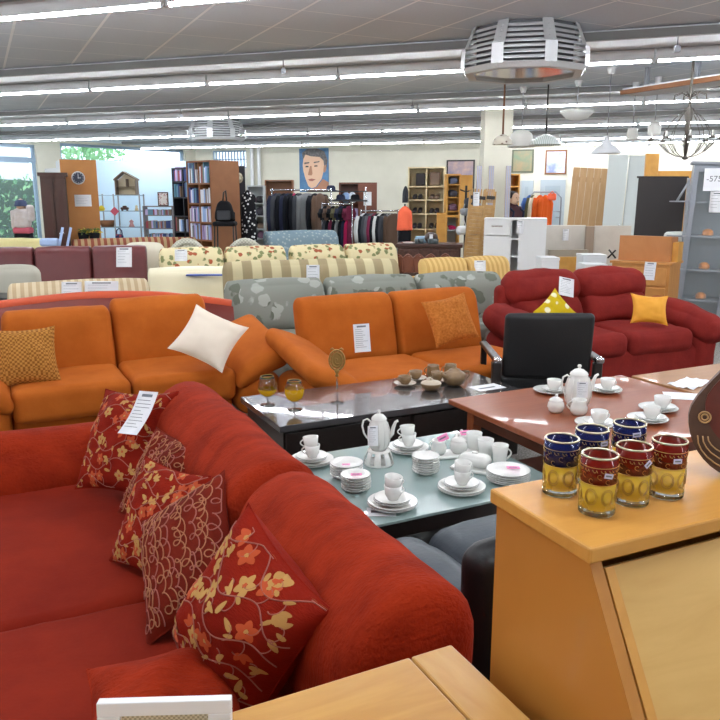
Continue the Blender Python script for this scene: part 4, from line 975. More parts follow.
pb = mat('pale blue plastic', (170, 190, 226), .4)
f2 = spot(49, 10.9); t = thing('folding_stool', 'pale blue folded stool leaning at the dark wardrobe', 'stool', f2.o, f2.r)
mb = MB()
for dx in (-.0, .12): mb.tube([(dx - .15, 0, .02), (dx + .12, .1, zat(226, 11.6))], .02, 8)
mb.build('leg', pb, t)
mb = MB(); mb.soft(-.05, 0, zat(240, 11.6), .28, .1, .12, .04, 3); mb.build('seat', pb, t)
# mannequin in front of the window
f = spot(20, 12.9); ft = 12.9
skin = mat('skin tone', (214, 176, 150), .6)
t = thing('mannequin', 'shop mannequin with dark cap and light jacket before the garden window', 'mannequin', f.o, f.r)
zt, zs, zw = zat(202, ft), zat(208, ft), zat(229, ft)
mb = MB(); mb.soft(0, 0, (zs + zw) / 2, .27, .2, zs - zw, .08, 6, wr=.012); mb.soft(-.14, 0, (zs + zw) / 2 - .02, .1, .12, zs - zw - .02, .05, 4, wr=.01); mb.soft(.15, 0, (zs + zw) / 2 + .09, .12, .13, .28, .05, 4, wr=.01); mb.build('jacket', mat('light grey pink knit', (216, 208, 208), .9, c2=(196, 180, 176), sc=8), t)
mb = MB(); mb.soft(0, 0, zw - .03, .3, .2, .11, .04, 4); mb.build('pink_hem', mat('pink jersey', (196, 96, 116), .8), t)
mb = MB(); mb.soft(0, 0, zw - .18, .29, .19, .26, .06, 4); mb.build('trousers', black, t)
mb = MB(); mb.lathe([(0, 0), (.06, .02), (.085, .08), (.08, .15), (.0, .2)], 16, 0, None, (0, 0, zs - .04)); mb.build('head', skin, t)
mb = MB(); mb.lathe([(.11, .0), (.1, .03), (.085, .09), (.0, .12)], 16, 0, None, (0, 0, zs + .03)); mb.build('cap', mat('blue grey cap', (70, 78, 104), .8), t)
mb = MB(); mb.cyl(0, 0, .02, zw - .3, .02); mb.cyl(0, 0, 0, .02, .2); mb.build('stand', chrome, t)
# planters
f = spot(86, 11.7)
t = thing('flower_pots', 'black planter with yellow green flowers before the beech wardrobe', 'planter', f.o, f.r)
z1 = zat(233, 11.7)
for x in (-.085, .085): mb = MB(); mb.lathe([(0, z1 - .2), (.06, z1 - .2), (.085, z1), (.07, z1), (.06, z1 - .02), (0, z1 - .02)], 20, 0, None, (x, 0, 0)); mb.build('pot', black, t)
mb = MB(); mb.box(-.3, .3, -.15, .15, 0, z1 - .201); mb.build('stand', dwood, t)
rnd = random.Random(5); mb = MB()
for k in range(90):
    a = rnd.uniform(0, 6.28); r_ = rnd.uniform(.0, .17); x, y = r_ * math.cos(a) * 1.2, r_ * math.sin(a) * .5; z = z1 + rnd.uniform(-.02, .06)
    T = TR((x, y, z), rnd.uniform(-1, 1), rnd.uniform(-1, 1), a); mb.add([(0, -.014, 0), (.04, 0, .008), (0, .014, 0), (-.035, 0, 0)], [(0, 1, 2, 3)], 0 if rnd.random() < .6 else 1, True, T)
mb.build('flowers', [mat('leaf green', (84, 110, 50), .6), mat('yellow petals', (220, 196, 60), .6)], t)
# wire shelf with toys against the display backing
T2 = 15.0; f = spot(118, T2, RC)
paneld = thing('display_backing', 'pale blue display backing board in the shop window behind the wire shelf', 'board', spot(140, 16.6).o, RC + R(11))
mb = MB(); mb.box(-1.15, 1.3, 0, .03, .3, zat(161, 16.6)); mb.build('panel', frost, paneld)
mb = MB(); mb.box(-1.1, -1.05, -.02, .05, 0, .299); mb.box(1.2, 1.25, -.02, .05, 0, .299); mb.build('foot', greymetal, paneld)
t = thing('wire_shelf', 'light metal shelf with glass boards carrying toys and baskets, beside the beech wardrobe', 'shelf', f.o, f.r)
wx = lambda px: pxw(px - 118, T2)
for x in (wx(97), wx(113), wx(139)): mb = MB(); mb.box(x - .012, x + .012, 0, .02, 0, zat(194, T2)); mb.box(x - .012, x + .012, .3, .32, 0, zat(194, T2)); mb.build('post', greymetal, t)
levels = [zat(p, T2) for p in (195, 211, 227.5, 242)]
for z in levels: mb = MB(); mb.box(wx(96), wx(140), 0, .32, z - .014, z); mb.build('shelf_board', mat('blue grey glass board', (150, 176, 196), .2), t)
def smallthing(name, label, cat, fr_, x, y, z, fn, mt, group=None):
    mb = MB(); fn(mb); o = mb.build(name, mt, None, fr_.w(x, y, z + .0005), fr_.r); return tag(o, label, cat, group)
# doll house
dh = thing('doll_house', 'open wooden doll house with a gable roof on top of the wire shelf', 'doll house', f.w(wx(125.5), .1, levels[0] + .001), f.r)
W = pxw(21, T2); z1_ = zat(180, T2) - levels[0]; z2_ = zat(172, T2) - levels[0]
beige = mat('raw plywood', (206, 190, 160), .6); mbk = mat('dark plywood edge', (120, 104, 90), .6)
for x in (-W / 2, W / 2 - .015): mb = MB(); mb.box(x, x + .015, -.08, .12, 0, z1_); mb.build('wall_panel', mbk, dh)
mb = MB(); mb.prism([(-W / 2 + .016, 0), (W / 2 - .016, 0), (W / 2 - .016, z1_), (-.04, z2_ - .02), (-W / 2 + .016, z1_)], .105, .119, 'y'); mb.build('back_panel', beige, dh)
mb = MB(); mb.prism([(-W / 2 - .02, z1_ - .01), (-.04, z2_ - .012), (-.04, z2_ + .014), (-W / 2 - .02, z1_ + .016)], -.09, .13); mb.prism([(-.04, z2_ - .012), (W / 2 + .02, z1_ - .01), (W / 2 + .02, z1_ + .016), (-.04, z2_ + .014)], -.09, .13); mb.build('roof_panel', mbk, dh)
mb = MB(); mb.box(-W / 2 + .016, W / 2 - .016, -.07, .104, .005, .015); mb.box(-W / 2 + .016, W / 2 - .016, -.07, .104, .15, .162); mb.box(.01, .02, -.07, .104, .163, z1_ + .02); mb.build('storey', mbk, dh)
bask = mat('brown basket weave', (120, 84, 58), .8)
smallthing('basket', 'brown oval basket on the third board of the wire shelf', 'basket', f, wx(103), .15, levels[2], lambda m_: m_.lathe([(0, 0), (.12, 0), (.16, .13), (.15, .13), (.11, .01), (0, .01)], 20), bask)
smallthing('toy_car', 'dark toy car on the second board of the wire shelf', 'toy', f, wx(122), .12, levels[1], lambda m_: (m_.soft(0, 0, .045, .16, .07, .05, .02, 3), m_.soft(0, 0, .08, .08, .06, .04, .018, 3), m_.cyl(-.05, 0, 0, .02, .02), m_.cyl(.05, 0, 0, .02, .02)), dwood)
smallthing('toy_figure', 'small pale toy figure at the right end of the second board', 'toy', f, wx(134), .12, levels[1], lambda m_: (m_.lathe([(0, 0), (.04, 0), (.03, .05), (.02, .07), (.028, .09), (0, .115)], 14),), creamw)
smallthing('toy_figure', 'little pinkish toy figure on the third board of the wire shelf', 'toy', f, wx(128), .12, levels[2], lambda m_: (m_.lathe([(0, 0), (.06, 0), (.04, .05), (.03, .08), (.045, .11), (0, .15)], 14),), mat('dusty pink', (190, 140, 140), .7))
smallthing('toy_flowers', 'yellow flower toy on the second board, left end of the wire shelf', 'toy', f, wx(98.5), .12, levels[1], lambda m_: (m_.lathe([(0, 0), (.05, 0), (.07, .04), (.05, .08), (0, .11)], 14),), mat('yellow toy', (214, 190, 40), .6))
smallthing('shoulder_bag', 'dark dotted bag standing on the lowest board of the wire shelf', 'bag', f, wx(118), -.08, levels[3] - .08, lambda m_: (m_.soft(0, 0, .12, .16, .1, .22, .05, 4), m_.tube([(-.06, 0, .2), (-.05, 0, .3), (0, 0, .34), (.05, 0, .3), (.06, 0, .2)], .012)), mat('navy bag cloth', (44, 48, 84), .8, c2=(150, 70, 80), sc=12, tex='spots'))
smallthing('diamond_sign', 'small red diamond sign hanging on the wire shelf post', 'sign', f, wx(114), -.03, zat(216, T2), lambda m_: m_.prism([(0, 0), (.09, .09), (0, .18), (-.09, .09)], -.005, .005), mat('muted red', (180, 70, 90), .6))
smallthing('tin_can', 'red and white small tin behind the daybed, right below the wire shelf', 'tin', spot(131, 14.4, RC), 0, 0, zat(245, 14.4), lambda m_: (m_.cyl(0, 0, 0, .11, .06), m_.cyl(0, 0, .11, .13, .05)), mat('red tin', (190, 54, 40), .4))
mb = MB(); mb.box(-.2, .2, -.15, .15, 0, zat(245, 14.4)); o = mb.build('low_cabinet', creamw, None, spot(131, 14.4).o, RC); tag(o, 'low light cabinet mostly hidden behind the daybed', 'cabinet')
# book rack
f = spot(157, T2, RC); wx = lambda px: pxw(px - 157, T2)
greyr = mat('brown grey rack metal', (110, 104, 108), .4)
t = thing('book_rack', 'open metal rack with three rows of books between wire shelf and black bookcase', 'book rack', f.o, f.r)
h = zat(206, T2)
for x in (wx(142.5), wx(171.5)): mb = MB(); mb.box(x - .015, x + .015, 0, .25, 0, h); mb.build('side_frame', greyr, t)
lv = [zat(p, T2) for p in (206, 215, 228.5, 241.5)]
for z in lv: mb = MB(); mb.box(wx(143), wx(171), 0, .25, z - .02, z); mb.build('shelf_board', greyr, t)
for k, (z, hh) in enumerate(zip(lv[1:], (.11, .15, .15))): books(f, wx(144), wx(171), z, .2, 'small upright book on the metal book rack, row %s' % ('one', 'two', 'three')[k], 'books on the metal book rack', hh * .85, hh, .015, .035, seed=40 + k, gap=0, cols=[bookc[3], bookc[6], bookc[5], bookc[4], bookc[7], bookc[2]])
sg = thing('patterned_picture', 'small framed picture with a dark red lettered pattern, on the metal book rack', 'picture', f.w(wx(161.5), .1, lv[0] + .001), f.r)
mb = MB(); w_, h_ = pxw(10.5, T2), pxw(13.5, T2); mb.box(-w_ / 2, w_ / 2, 0, .02, 0, h_); mb.build('frame', dwood, sg)
mb = MB(); mb.box(-w_ / 2 + .02, w_ / 2 - .02, -.003, -.0005, .02, h_ - .02); mb.build('print', mat('red white print', (214, 206, 200), .6, c2=(150, 60, 60), sc=30, tex='spots'), sg)
# black bookcase
T3 = 13.0; f = spot(183, T3, RC - R(38)); h = zat(168, T3) 
def xx(w): return w
W = .56; lv = [zat(p, T3) for p in (243, 232, 216, 197, 181)]; lv[0] = .35
t = shelfcase('black_bookcase', 'narrow black bookcase left of the brown one, books on the upper boards', f, W, .3, h, [.08] + lv, blackw, cols=2)
for k, z in enumerate(lv):
    if k == 2: continue
    books(f, -W / 2 + .03, -.02, z, .25, 'upright book in the black bookcase', 'books in the black bookcase', .17, .26, seed=k); books(f, .03, W / 2 - .03, z, .25, 'upright book in the black bookcase', 'books in the black bookcase', .17, .26, seed=k + 9, gap=.2)
# brown bookcase
T4 = 12.0; f = spot(199, T4, RC - R(44)); h = zat(161, T4); W = .66; lv = [.4, zat(240, T4), zat(222, T4), zat(203, T4), zat(183, T4)]
t = shelfcase('brown_bookcase', 'tall brown wooden bookcase packed with pale spined books', f, W, .55, h, lv, mwood, cols=2)
for k, z in enumerate(lv):
    for s_ in (0, 1):
        a, b = (-W / 2 + .03, -.02) if s_ == 0 else (.02, W / 2 - .03)
        books(f, a, b, z, .25, 'pale upright book in the brown bookcase, board %s from the top' % ('five', 'four', 'three', 'two', 'one')[k], 'books in the brown bookcase', .2, .33 if k == 4 else .25, seed=k * 2 + s_, cols=bookc[:2] * 3 + bookc + [bookc[5]] * 2, gap=.04)
# black panel with oval ornament, dress, backpack on chair, metal shelf
T5 = 12.8; f = spot(239, T5, RC)
t = thing('black_screen', 'black upright board with a pale oval ornament, right of the brown bookcase', 'board', f.o, f.r)
mb = MB(); mb.box(pxw(-11, T5), pxw(6, T5), .05, .09, 0, zat(166, T5)); mb.build('panel', blackw, t)
mb = MB(); rr = .07; T = TR((0, .045, zat(178, T5)), R(90))
mb.add([(x, y * 1.25, z) for x, y, z in circ(rr, 24, 0)] + [(x, y * 1.25, z) for x, y, z in circ(rr * .8, 24, .02)], [(i, (i + 1) % 24, 24 + (i + 1) % 24, 24 + i) for i in range(24)] + [list(range(24, 48))], 0, False, T)
mb.build('oval_ornament', mat('pale silver ornament', (196, 190, 170), .5, c2=(120, 112, 90), sc=25), t)
dots = mat('black and white dotted cloth', (24, 24, 28), .8, c2=(226, 226, 224), sc=18, tex='spots')
def garment(name, label, f_, x, y, ztop, mt, w=.42, L=.7, rz=0, th=.05, group=None, sleeves=True, seed=0, hanger=False, cat='garment'):
    mb = MB(); n = 14; k = 12; vs = []
    for j in range(k + 1):
        v = j / k
        for i in range(n + 1):
            u = 2 * i / n - 1
            ww = w / 2 * (.9 + .12 * v); z = -L * v - .10 * abs(u) ** 1.6 * (1 - v) - (0 if v > 0 else .0)
            fold = .012 * math.sin(u * 9 + seed + v) * v
            e = th / 2 * math.sqrt(max(0, 1 - u * u * .96)) * (.35 + .65 * min(1, v * 5))
            vs.append((u * ww, fold - e, z)); vs.append((u * ww, fold + e, z))
    fs = []
    for j in range(k):
        for i in range(n):
            a = 2 * (j * (n + 1) + i); b = a + 2; c = a + 2 * (n + 1); d = c + 2
            fs.append((a, b, d, c)); fs.append((a + 1, c + 1, d + 1, b + 1))
        a = 2 * (j * (n + 1)); c = a + 2 * (n + 1); fs.append((a, c, c + 1, a + 1)); a += 2 * n; c += 2 * n; fs.append((a, a + 1, c + 1, c))
    for i in range(n): a = 2 * i; fs.append((a, a + 1, a + 3, a + 2)); a = 2 * (k * (n + 1) + i); fs.append((a, a + 2, a + 3, a + 1))
    mb.add(vs, fs)
    if sleeves:
        for s_ in (-1, 1): mb.tube([(s_ * w * .40, 0, -.06), (s_ * w * .50, .0, -.16), (s_ * w * .52, .01, -L * .5), (s_ * w * .50, .0, -L * .82)], [.04, .055, .05, .04], 8)
    p = f_.w(x, y, ztop); o = mb.build(name, mt, None, p, (0, 0, f_.r + rz)); return tag(o, label, cat, group)
f = spot(247, 12.4, RC)
st_ = thing('dress_form', 'slim black stand holding the dotted dress', 'dress stand', f.o, f.r)
mb = MB(); mb.cyl(0, 0, .02, zat(190, 12.4), .012, 8); mb.cyl(0, 0, 0, .02, .16, 20); mb.build('pole', dark, st_)
garment('dotted_dress', 'black dress with a white dotted band hanging right of the brown bookcase', f, .03, -.05, zat(190, 12.4), dots, pxw(15, 12.4), .85, 0, .08, sleeves=False)
garment('dark_coat', 'plain black coat hanging left of the dotted dress', f, pxw(-10, 12.4), -.0, zat(193, 12.4), black, pxw(8, 12.4), .82, 0, .09, sleeves=False)
T6 = 11.4; f = spot(224, T6, RC)
t = thing('office_chair', 'black chair carrying a backpack in front of the brown bookcase', 'chair', f.o, f.r)
mb = MB(); mb.soft(0, 0, zat(224, T6), .34, .3, .07, .03, 4); mb.build('seat', black, t); mb = MB(); mb.soft(-.02, .16, zat(219, T6), .3, .05, .2, .02, 4); mb.build('backrest', black, t)
for x in (-.14, .14):
    for y in (-.12, .12): mb = MB(); mb.tube([(x, y, zat(226, T6)), (x * 1.2, y * 1.2, .0)], .012, 8); mb.build('leg', dark, t)
bp = thing('backpack', 'black backpack standing on the black chair before the brown bookcase', 'backpack', f.w(0, -.02, zat(224, T6) + .036), f.r)
mb = MB(); hz = zat(203, T6) - zat(224, T6); mb.soft(0, 0, hz / 2, .27, .16, hz, .07, 6, wr=.012, fn=lambda x, y, z: (x * (1.1 - .5 * max(0, z / hz) ** 2), y, z)); mb.build('bag', black, bp)
mb = MB(); mb.tube([(-.02, 0, hz * .9), (.0, 0, hz + .12), (.03, 0, hz + .15), (.04, 0, hz * .9)], .012); mb.build('strap', dark, bp)
mb = MB(); mb.soft(0, -.09, hz * .3, .2, .05, .14, .02, 3); mb.build('pocket', mat('charcoal nylon', (44, 46, 52), .6), bp)
T7 = 15.5; f = spot(255.5, T7, RC)
W = pxw(17, T7); lv = [.35, zat(239, T7), zat(229, T7), zat(216, T7), zat(203, T7)]
shoem = [mat('shoe %d' % k, c, .6) for k, c in enumerate(((60, 56, 66), (110, 80, 100), (44, 40, 44), (130, 110, 96), (90, 96, 120)))]
shelfcase('grey_metal_shelf', 'light grey metal shelf holding folded clothes, left of the dark suit rack', f, W, .35, zat(185.5, T7), lv, mat('light grey steel', (186, 190, 190), .4), cat='shelf')
def bundle(f_, x, y, z, s, mt, lab, grp, seed=0, name='folded_clothes', cat='clothes', h=.1):
    mb = MB(); mb.soft(0, 0, h / 2, s, .22, h, h * .35, 4, (0, 0, .01), wr=.02, seed=seed, ws=9); o = mb.build(name, mt, None, f_.w(x, y, z + .012), f_.r); return tag(o, lab, cat, grp)
k = 0
for z in lv[1:]:
    for x in (-.07, .08):
        bundle(f, x, .16, z, .15, shoem[k % 5], 'dark soft bundle of clothing on the light grey metal shelf', 'bundles on the grey metal shelf', k, h=.09 + .03 * (k % 3)); k += 1
# brown shelf behind suits
T8 = 16.2; f = spot(279, T8, RC); W = pxw(28, T8); lv = [.3, zat(238, T8), zat(226, T8), zat(213, T8), zat(201, T8)]
shelfcase('brown_shelf', 'brown wooden shelf half hidden behind the rack of dark suits', f, W, .35, zat(180, T8), lv, mwood, cat='shelf')
k = 0
for z in lv[1:]:
    for x in (-.17, .02, .2):
        bundle(f, x, .16, z, .17, shoem[(k * 2 + 1) % 5], 'folded clothing on the brown shelf behind the suits', 'bundles on the brown shelf', k + 20, h=.08 + .02 * (k % 3)); k += 1
# dark cabinet right of the poster
T9 = 16.0; f = spot(358, T9, RC); W = pxw(38, T9); hh = zat(182.5, T9)
t = thing('open_cabinet', 'dark reddish brown cabinet with folded linen, one door wide with a white notice', 'cabinet', f.o, f.r)
rdk = mat('reddish brown cabinet wood', (112, 62, 42), .45, c2=(100, 52, 36), sc=3)
mb = MB(); x0, x1 = -W / 2, W / 2; xm = x0 + W * .5
mb.box(x0, x0 + .03, 0, .4, 0, hh); mb.box(x0 + .03, x1, 0, .4, hh - .03, hh); mb.box(x0 + .031, xm, .38, .4, .02, hh - .031); mb.box(x0 + .031, xm, .01, .379, zat(203, T9) - .03, zat(203, T9)); mb.box(x0 + .031, xm, .01, .379, zat(219, T9) - .03, zat(219, T9)); mb.build('carcass', rdk, t)
mb = MB(); mb.box(xm, x1, 0, .379, 0, hh - .031); mb.build('door', rdk, t, bevel=.004)
paper('notice', 'white notice sheet on the dark reddish cabinet door', 'notice', .17, .28, f.w((xm + x1) / 2, -.003, zat(205.5, T9)), (0, 0, f.r), 4, head=False)
for k, (x, z, mt_) in enumerate(((-.26, zat(203, T9), bookc[1]), (-.12, zat(203, T9), bookc[0]), (-.2, zat(219, T9), shoem[1]), (-.05, zat(219, T9), bookc[5]))):
    bundle(f, x, .15, z, .17, mt_, ('pale blue linen on the upper board of the dark reddish cabinet', 'white linen on the upper board of the dark reddish cabinet', 'patterned bundle on the lower board of the dark reddish cabinet', 'lilac bundle on the lower board of the dark reddish cabinet')[k], None, k, 'folded_linen', 'linen', .2)
# racks
garc = {n: mat('garment ' + n, c, .85, bump=.1, bs=30) for n, c in dict(black=(22, 24, 30), navy=(40, 44, 64), charcoal=(62, 64, 70), grey=(128, 130, 132), magenta=(186, 40, 90), brown=(98, 78, 66), white=(206, 206, 206), wine=(112, 40, 66), stripe=(90, 90, 96), orange=(214, 92, 34), coral=(240, 110, 78), blue=(70, 100, 160), cream=(224, 210, 186), olive=(96, 92, 66)).items()}
garc['plaid'] = mat('garment grey check', (140, 140, 142), .85, c2=(70, 72, 76), sc=30, tex='check')
def rack(label, px0, px1, t_, pyb, nm='clothes_rack', lower=None):
    f = spot((px0 + px1) / 2, t_, RC); w = pxw(px1 - px0, t_); z = zat(pyb, t_)
    t = thing(nm, label, 'clothes rack', f.o, f.r)
    mb = MB(); mb.tube([(-w / 2, 0, z), (w / 2, 0, z)], .014, 8); mb.build('rail', chrome, t)
    for s_ in (-1, 1):
        mb = MB(); mb.tube([(s_ * w / 2, 0, z + .03), (s_ * w / 2, 0, .05)], .014, 8); mb.build('post', chrome, t)
        mb = MB(); mb.tube([(s_ * w / 2, -.28, .03), (s_ * w / 2, 0, .05), (s_ * w / 2, .28, .03)], .014, 8); mb.build('foot', chrome, t)
    return f, w, z
f, w, z = rack('chrome rail full of dark suits behind the grey blue sofa', 272, 331, 14.8, 190)
seq = ['navy', 'charcoal', 'black', 'navy', 'black', 'magenta', 'black', 'charcoal', 'grey', 'grey', 'black', 'brown']
pos = [276, 279, 284, 288, 291, 294.5, 298, 300, 306, 309, 315, 320]
for k, (g, px) in enumerate(zip(seq, pos)):
    wd = .22 if g == 'magenta' else .45
    garment('suit_jacket' if g != 'magenta' else 'magenta_dress', {'magenta': 'bright magenta dress between black jackets on the suit rack', 'brown': 'brown jacket at the right end of the suit rack', 'grey': 'light grey jacket hanging wide on the suit rack', 'navy': 'navy jacket on the suit rack', 'black': 'black jacket on the suit rack', 'charcoal': 'charcoal jacket on the suit rack'}[g], f, pxw(px - 301.5, 14.8), 0, z - .06, garc[g], wd, .9, R(60) if g != 'grey' else R(32), .07, {'navy': 'navy suits', 'black': 'black suits', 'charcoal': 'charcoal suits', 'grey': 'grey suits'}.get(g), seed=k, sleeves=g != 'magenta')
f, w, z = rack('low double rail with small dark garments in front of the man poster wall', 322, 352, 13.9, 204)
mb = MB(); mb.tube([(-w / 2, 0, zat(219, 13.9)), (w / 2, 0, zat(219, 13.9))], .012, 8); q = mb.build('lower_rail', chrome, [o for o in C.objects if o.get('label', '').startswith('low double rail')][0])
for k in range(7):
    g = ['black', 'brown', 'black', 'olive', 'navy', 'black', 'wine'][k]; x = -w / 2 + .06 + (w - .12) * k / 6
    garment('short_jacket', 'small %s top on the upper rail of the low double rack' % g, f, x, 0, z - .03, garc[g], .3, .26, R(55), .06, 'tops on the upper rail, ' + g, seed=k + 4)
for k in range(9):
    g = ['charcoal', 'black', 'wine', 'black', 'grey', 'black', 'navy', 'magenta', 'wine'][k]; x = -w / 2 + .04 + (w - .08) * k / 8
    garment('trousers', 'pair of %s trousers on the lower rail of the low double rack' % g, f, x, 0, zat(219, 13.9) - .02, garc[g], .2, .6, R(60), .06, 'trousers on the lower rail, ' + g, seed=k + 14, sleeves=False)
ht = spot(331, 15.6, RC); hz0 = zat(200, 15.6)
t = thing('hat_stand', 'black display shelf with dark hats under the man poster', 'shelf', ht.o, ht.r)
mb = MB(); mb.box(-.5, .75, -.12, .18, hz0 - .03, hz0); mb.box(-.5, .75, -.12, .18, zat(191, 15.6) - .02, zat(191, 15.6)); mb.build('board', dark, t)
mb = MB(); mb.box(.7, .73, 0, .03, 0, zat(187, 15.6)); mb.build('post', chrome, t); mb = MB(); mb.box(-.46, -.43, 0, .03, 0, hz0 - .031); mb.build('post', chrome, t)
hatp = [(0, 0), (.16, .0), (.17, .005), (.095, .02), (.09, .08), (.06, .11), (0, .115)]
for k, (x, z, lab) in enumerate(((-.15, hz0, 'dark hat on the left of the lower board under the poster'), (.2, hz0, 'dark hat in the middle of the lower board under the poster'), (.5, hz0, 'dark hat on the right of the lower board under the poster'), (.0, zat(191, 15.6), 'round black hat on the upper board overlapping the poster'))):
    mb = MB(); mb.lathe(hatp, 20); tag(mb.build('hat', garc['navy' if k % 2 else 'black'], None, ht.w(x, .03, z + .001), 0), lab, 'hat')
f, w, z = rack('chrome rail with grey and white shirts in front of the dark reddish cabinet', 361, 398, 13.6, 211)
seq = ['white', 'black', 'charcoal', 'stripe', 'wine', 'black', 'white', 'black', 'charcoal', 'plaid', 'plaid', 'brown']
for k, g in enumerate(seq):
    x = -w / 2 + .05 + (w - .1) * k / 11
    garment('shirt', 'long sleeved %s shirt on the rail before the dark reddish cabinet' % {'stripe': 'pale grey', 'plaid': 'grey checked'}.get(g, g), f, x, 0, z - .04, garc[g], .46, .62, R(58) if k < 9 else R(25), .06, 'shirts, ' + g, seed=k + 30)
f = spot(405, 12.6, RC)
t = thing('torso_stand', 'stand of the orange sweater display in front of the maple shelf', 'dress stand', f.o, f.r)
mb = MB(); mb.cyl(0, 0, .02, zat(204, 12.6), .015, 8); mb.cyl(0, 0, 0, .02, .15, 20); mb.build('pole', dark, t)
mb = MB(); mb.soft(0, 0, zat(236, 12.6), .22, .14, .35, .06, 4); mb.build('dark_trousers', black, t)
garment('orange_sweater', 'bright coral orange sweater on a stand before the maple shelf', f, 0, -.05, zat(206, 12.6), garc['coral'], .26, .40, .25, .14, seed=3, sleeves=False)
garment('dark_vest', 'dark garment hanging at the upper left corner of the maple shelf', spot(407, 13.9), -.03, -.06, zat(186, 13.9), garc['charcoal'], .12, .3, .3, .08, seed=5, sleeves=False)
# maple shelf
TA = 14.4; f = spot(426, TA, RC - R(10)); W = pxw(37, TA); hh = zat(167, TA); lv = [.3, zat(229, TA), zat(213.5, TA), zat(199.5, TA), zat(186, TA)]
t = shelfcase('maple_shelf', 'light maple open shelf with shoes and bags, one side closed', f, W, .4, hh, lv, creamw, cols=2, cat='shelf')
k = 0
for z in lv[1:]:
    for x in (-.18, .15):
        mb = MB()
        for dx in (-.05, .05): mb.soft(dx, 0, .035, .08, .24, .07, .03, 4, wr=.008, seed=k, fn=lambda x_, y_, z_: (x_, y_, z_ + max(0, y_) * .3))
        hgt = 1
        if k == 7 or k == 6: mb = MB(); mb.soft(0, 0, .13, .2, .14, .25, .03, 4)
        if k == 6: mb = MB(); mb.soft(.06, 0, .12, .18, .14, .23, .02, 4)
        tag(mb.build('pair_of_shoes' if k < 6 else 'dark_box', shoem[[0, 2, 2, 0, 2, 3, 2, 3][k]], None, f.w(x, .17, z + .004), f.r), 'dark pair of shoes on the maple shelf, %s half, board %s from the top' % (('left', 'right')[k % 2], ('four', 'three', 'two', 'one')[k // 2]) if k < 6 else ('upright black box on the top board of the maple shelf', 'pale box in the top right compartment of the maple shelf')[k - 6], 'shoes' if k < 6 else 'box'); k += 1
# pine cabinet open
TB = 13.4; f = spot(454, TB, RC); W = pxw(34, TB); wx = lambda px: pxw(px - 454, TB)
t = thing('pine_cabinet', 'yellow pine cabinet with open doors and things on its boards, behind the sideboard', 'cabinet', f.o, f.r)
z1 = zat(174, TB); zm = zat(214, TB)
mb = MB(); mb.box(wx(446.5), wx(448), 0, .4, 0, z1); mb.box(wx(459), wx(460.5), 0, .4, 0, z1); mb.box(wx(448), wx(459), 0, .4, z1 - .03, z1); mb.box(wx(448), wx(459), .38, .4, .05, z1 - .031)
zs_ = [zat(p, TB) for p in (184, 197, 211)]
for z in zs_: mb.box(wx(448), wx(459), .02, .379, z - .02, z)
mb.box(wx(446.5), wx(460.5), -.01, .379, zm - .06, zm - .021); mb.build('carcass', pinew, t)
mb = MB(); mb.box(wx(460.5), wx(472), -.02, .0, zm, z1 - .02); mb.build('upper_door', pinew, t, bevel=.004)
mb = MB(); mb.box(wx(437), wx(446.4), -.02, .0, .3, zm + .02); mb.build('lower_door', pinew, t, bevel=.004)
mb = MB(); mb.box(wx(448.1), wx(459), .35, .379, .2, zm - .07); mb.box(wx(448.1), wx(459), .02, .349, zat(230, TB) - .02, zat(230, TB)); mb.build('inner_back', mat('grey blue lining', (170, 178, 182), .7), t)
for k, z in enumerate(zs_): bundle(f, wx(453.5), .15, z, .15, shoem[(k + 4) % 5], 'small dark bundle on board %s of the pine cabinet' % ('one', 'two', 'three')[k], None, k, 'small_bundle', 'clothes', .1)
bundle(f, wx(453.5), .15, zat(230, TB), .12, garc['magenta'], 'magenta shoes on the lower board of the pine cabinet', None, 3, 'magenta_shoes', 'shoes', .05)
# dark picture frames / openings behind: window with dark frame on the wall above the pine cabinet
pB = depth_at(B0, B1, 462)
def on_wall(name, label, cat, px0, px1, py0, py1, mt_frame, mt_in, bw=.04, th=.03):
    pxm = (px0 + px1) / 2; td, p2 = depth_at(B0, B1, pxm); s0 = along(B0, B1, px0); s1 = along(B0, B1, px1); w = abs(s1 - s0); dcos = td
    za, zb = zat(py0, dcos), zat(py1, dcos)
    t = thing(name, label, cat, (p2.x - S2 * (th + .004), p2.y - S2 * (th + .004), (za + zb) / 2), angB)
    h = za - zb; mb = MB()
    mb.box(-w / 2, w / 2, 0, th, h / 2 - bw, h / 2); mb.box(-w / 2, w / 2, 0, th, -h / 2, -h / 2 + bw); mb.box(-w / 2, -w / 2 + bw, 0, th, -h / 2 + bw, h / 2 - bw); mb.box(w / 2 - bw, w / 2, 0, th, -h / 2 + bw, h / 2 - bw); mb.build('frame', mt_frame, t)
    mb = MB(); mb.box(-w / 2 + bw, w / 2 - bw, .01, .02, -h / 2 + bw, h / 2 - bw); mb.build('picture', mt_in, t); return t, w, h
on_wall('framed_picture', 'framed dark toned picture on the wall above the pine cabinet', 'picture', 446, 474, 161, 200, dark, mat('muted picture', (120, 120, 150), .6, c2=(206, 170, 150), sc=2.5))
on_wall('framed_picture', 'green toned square picture in a dark frame, right of the pillar', 'picture', 510.5, 532, 151, 173.5, mat('dark olive frame', (84, 88, 70), .5), mat('green picture', (108, 128, 104), .6, c2=(150, 130, 100), sc=4))
on_wall('framed_picture', 'white picture with blue blots in a light brown frame', 'picture', 543.5, 565, 151.5, 175, mwood, mat('blue blot picture', (220, 224, 232), .6, c2=(130, 140, 176), sc=3.2))
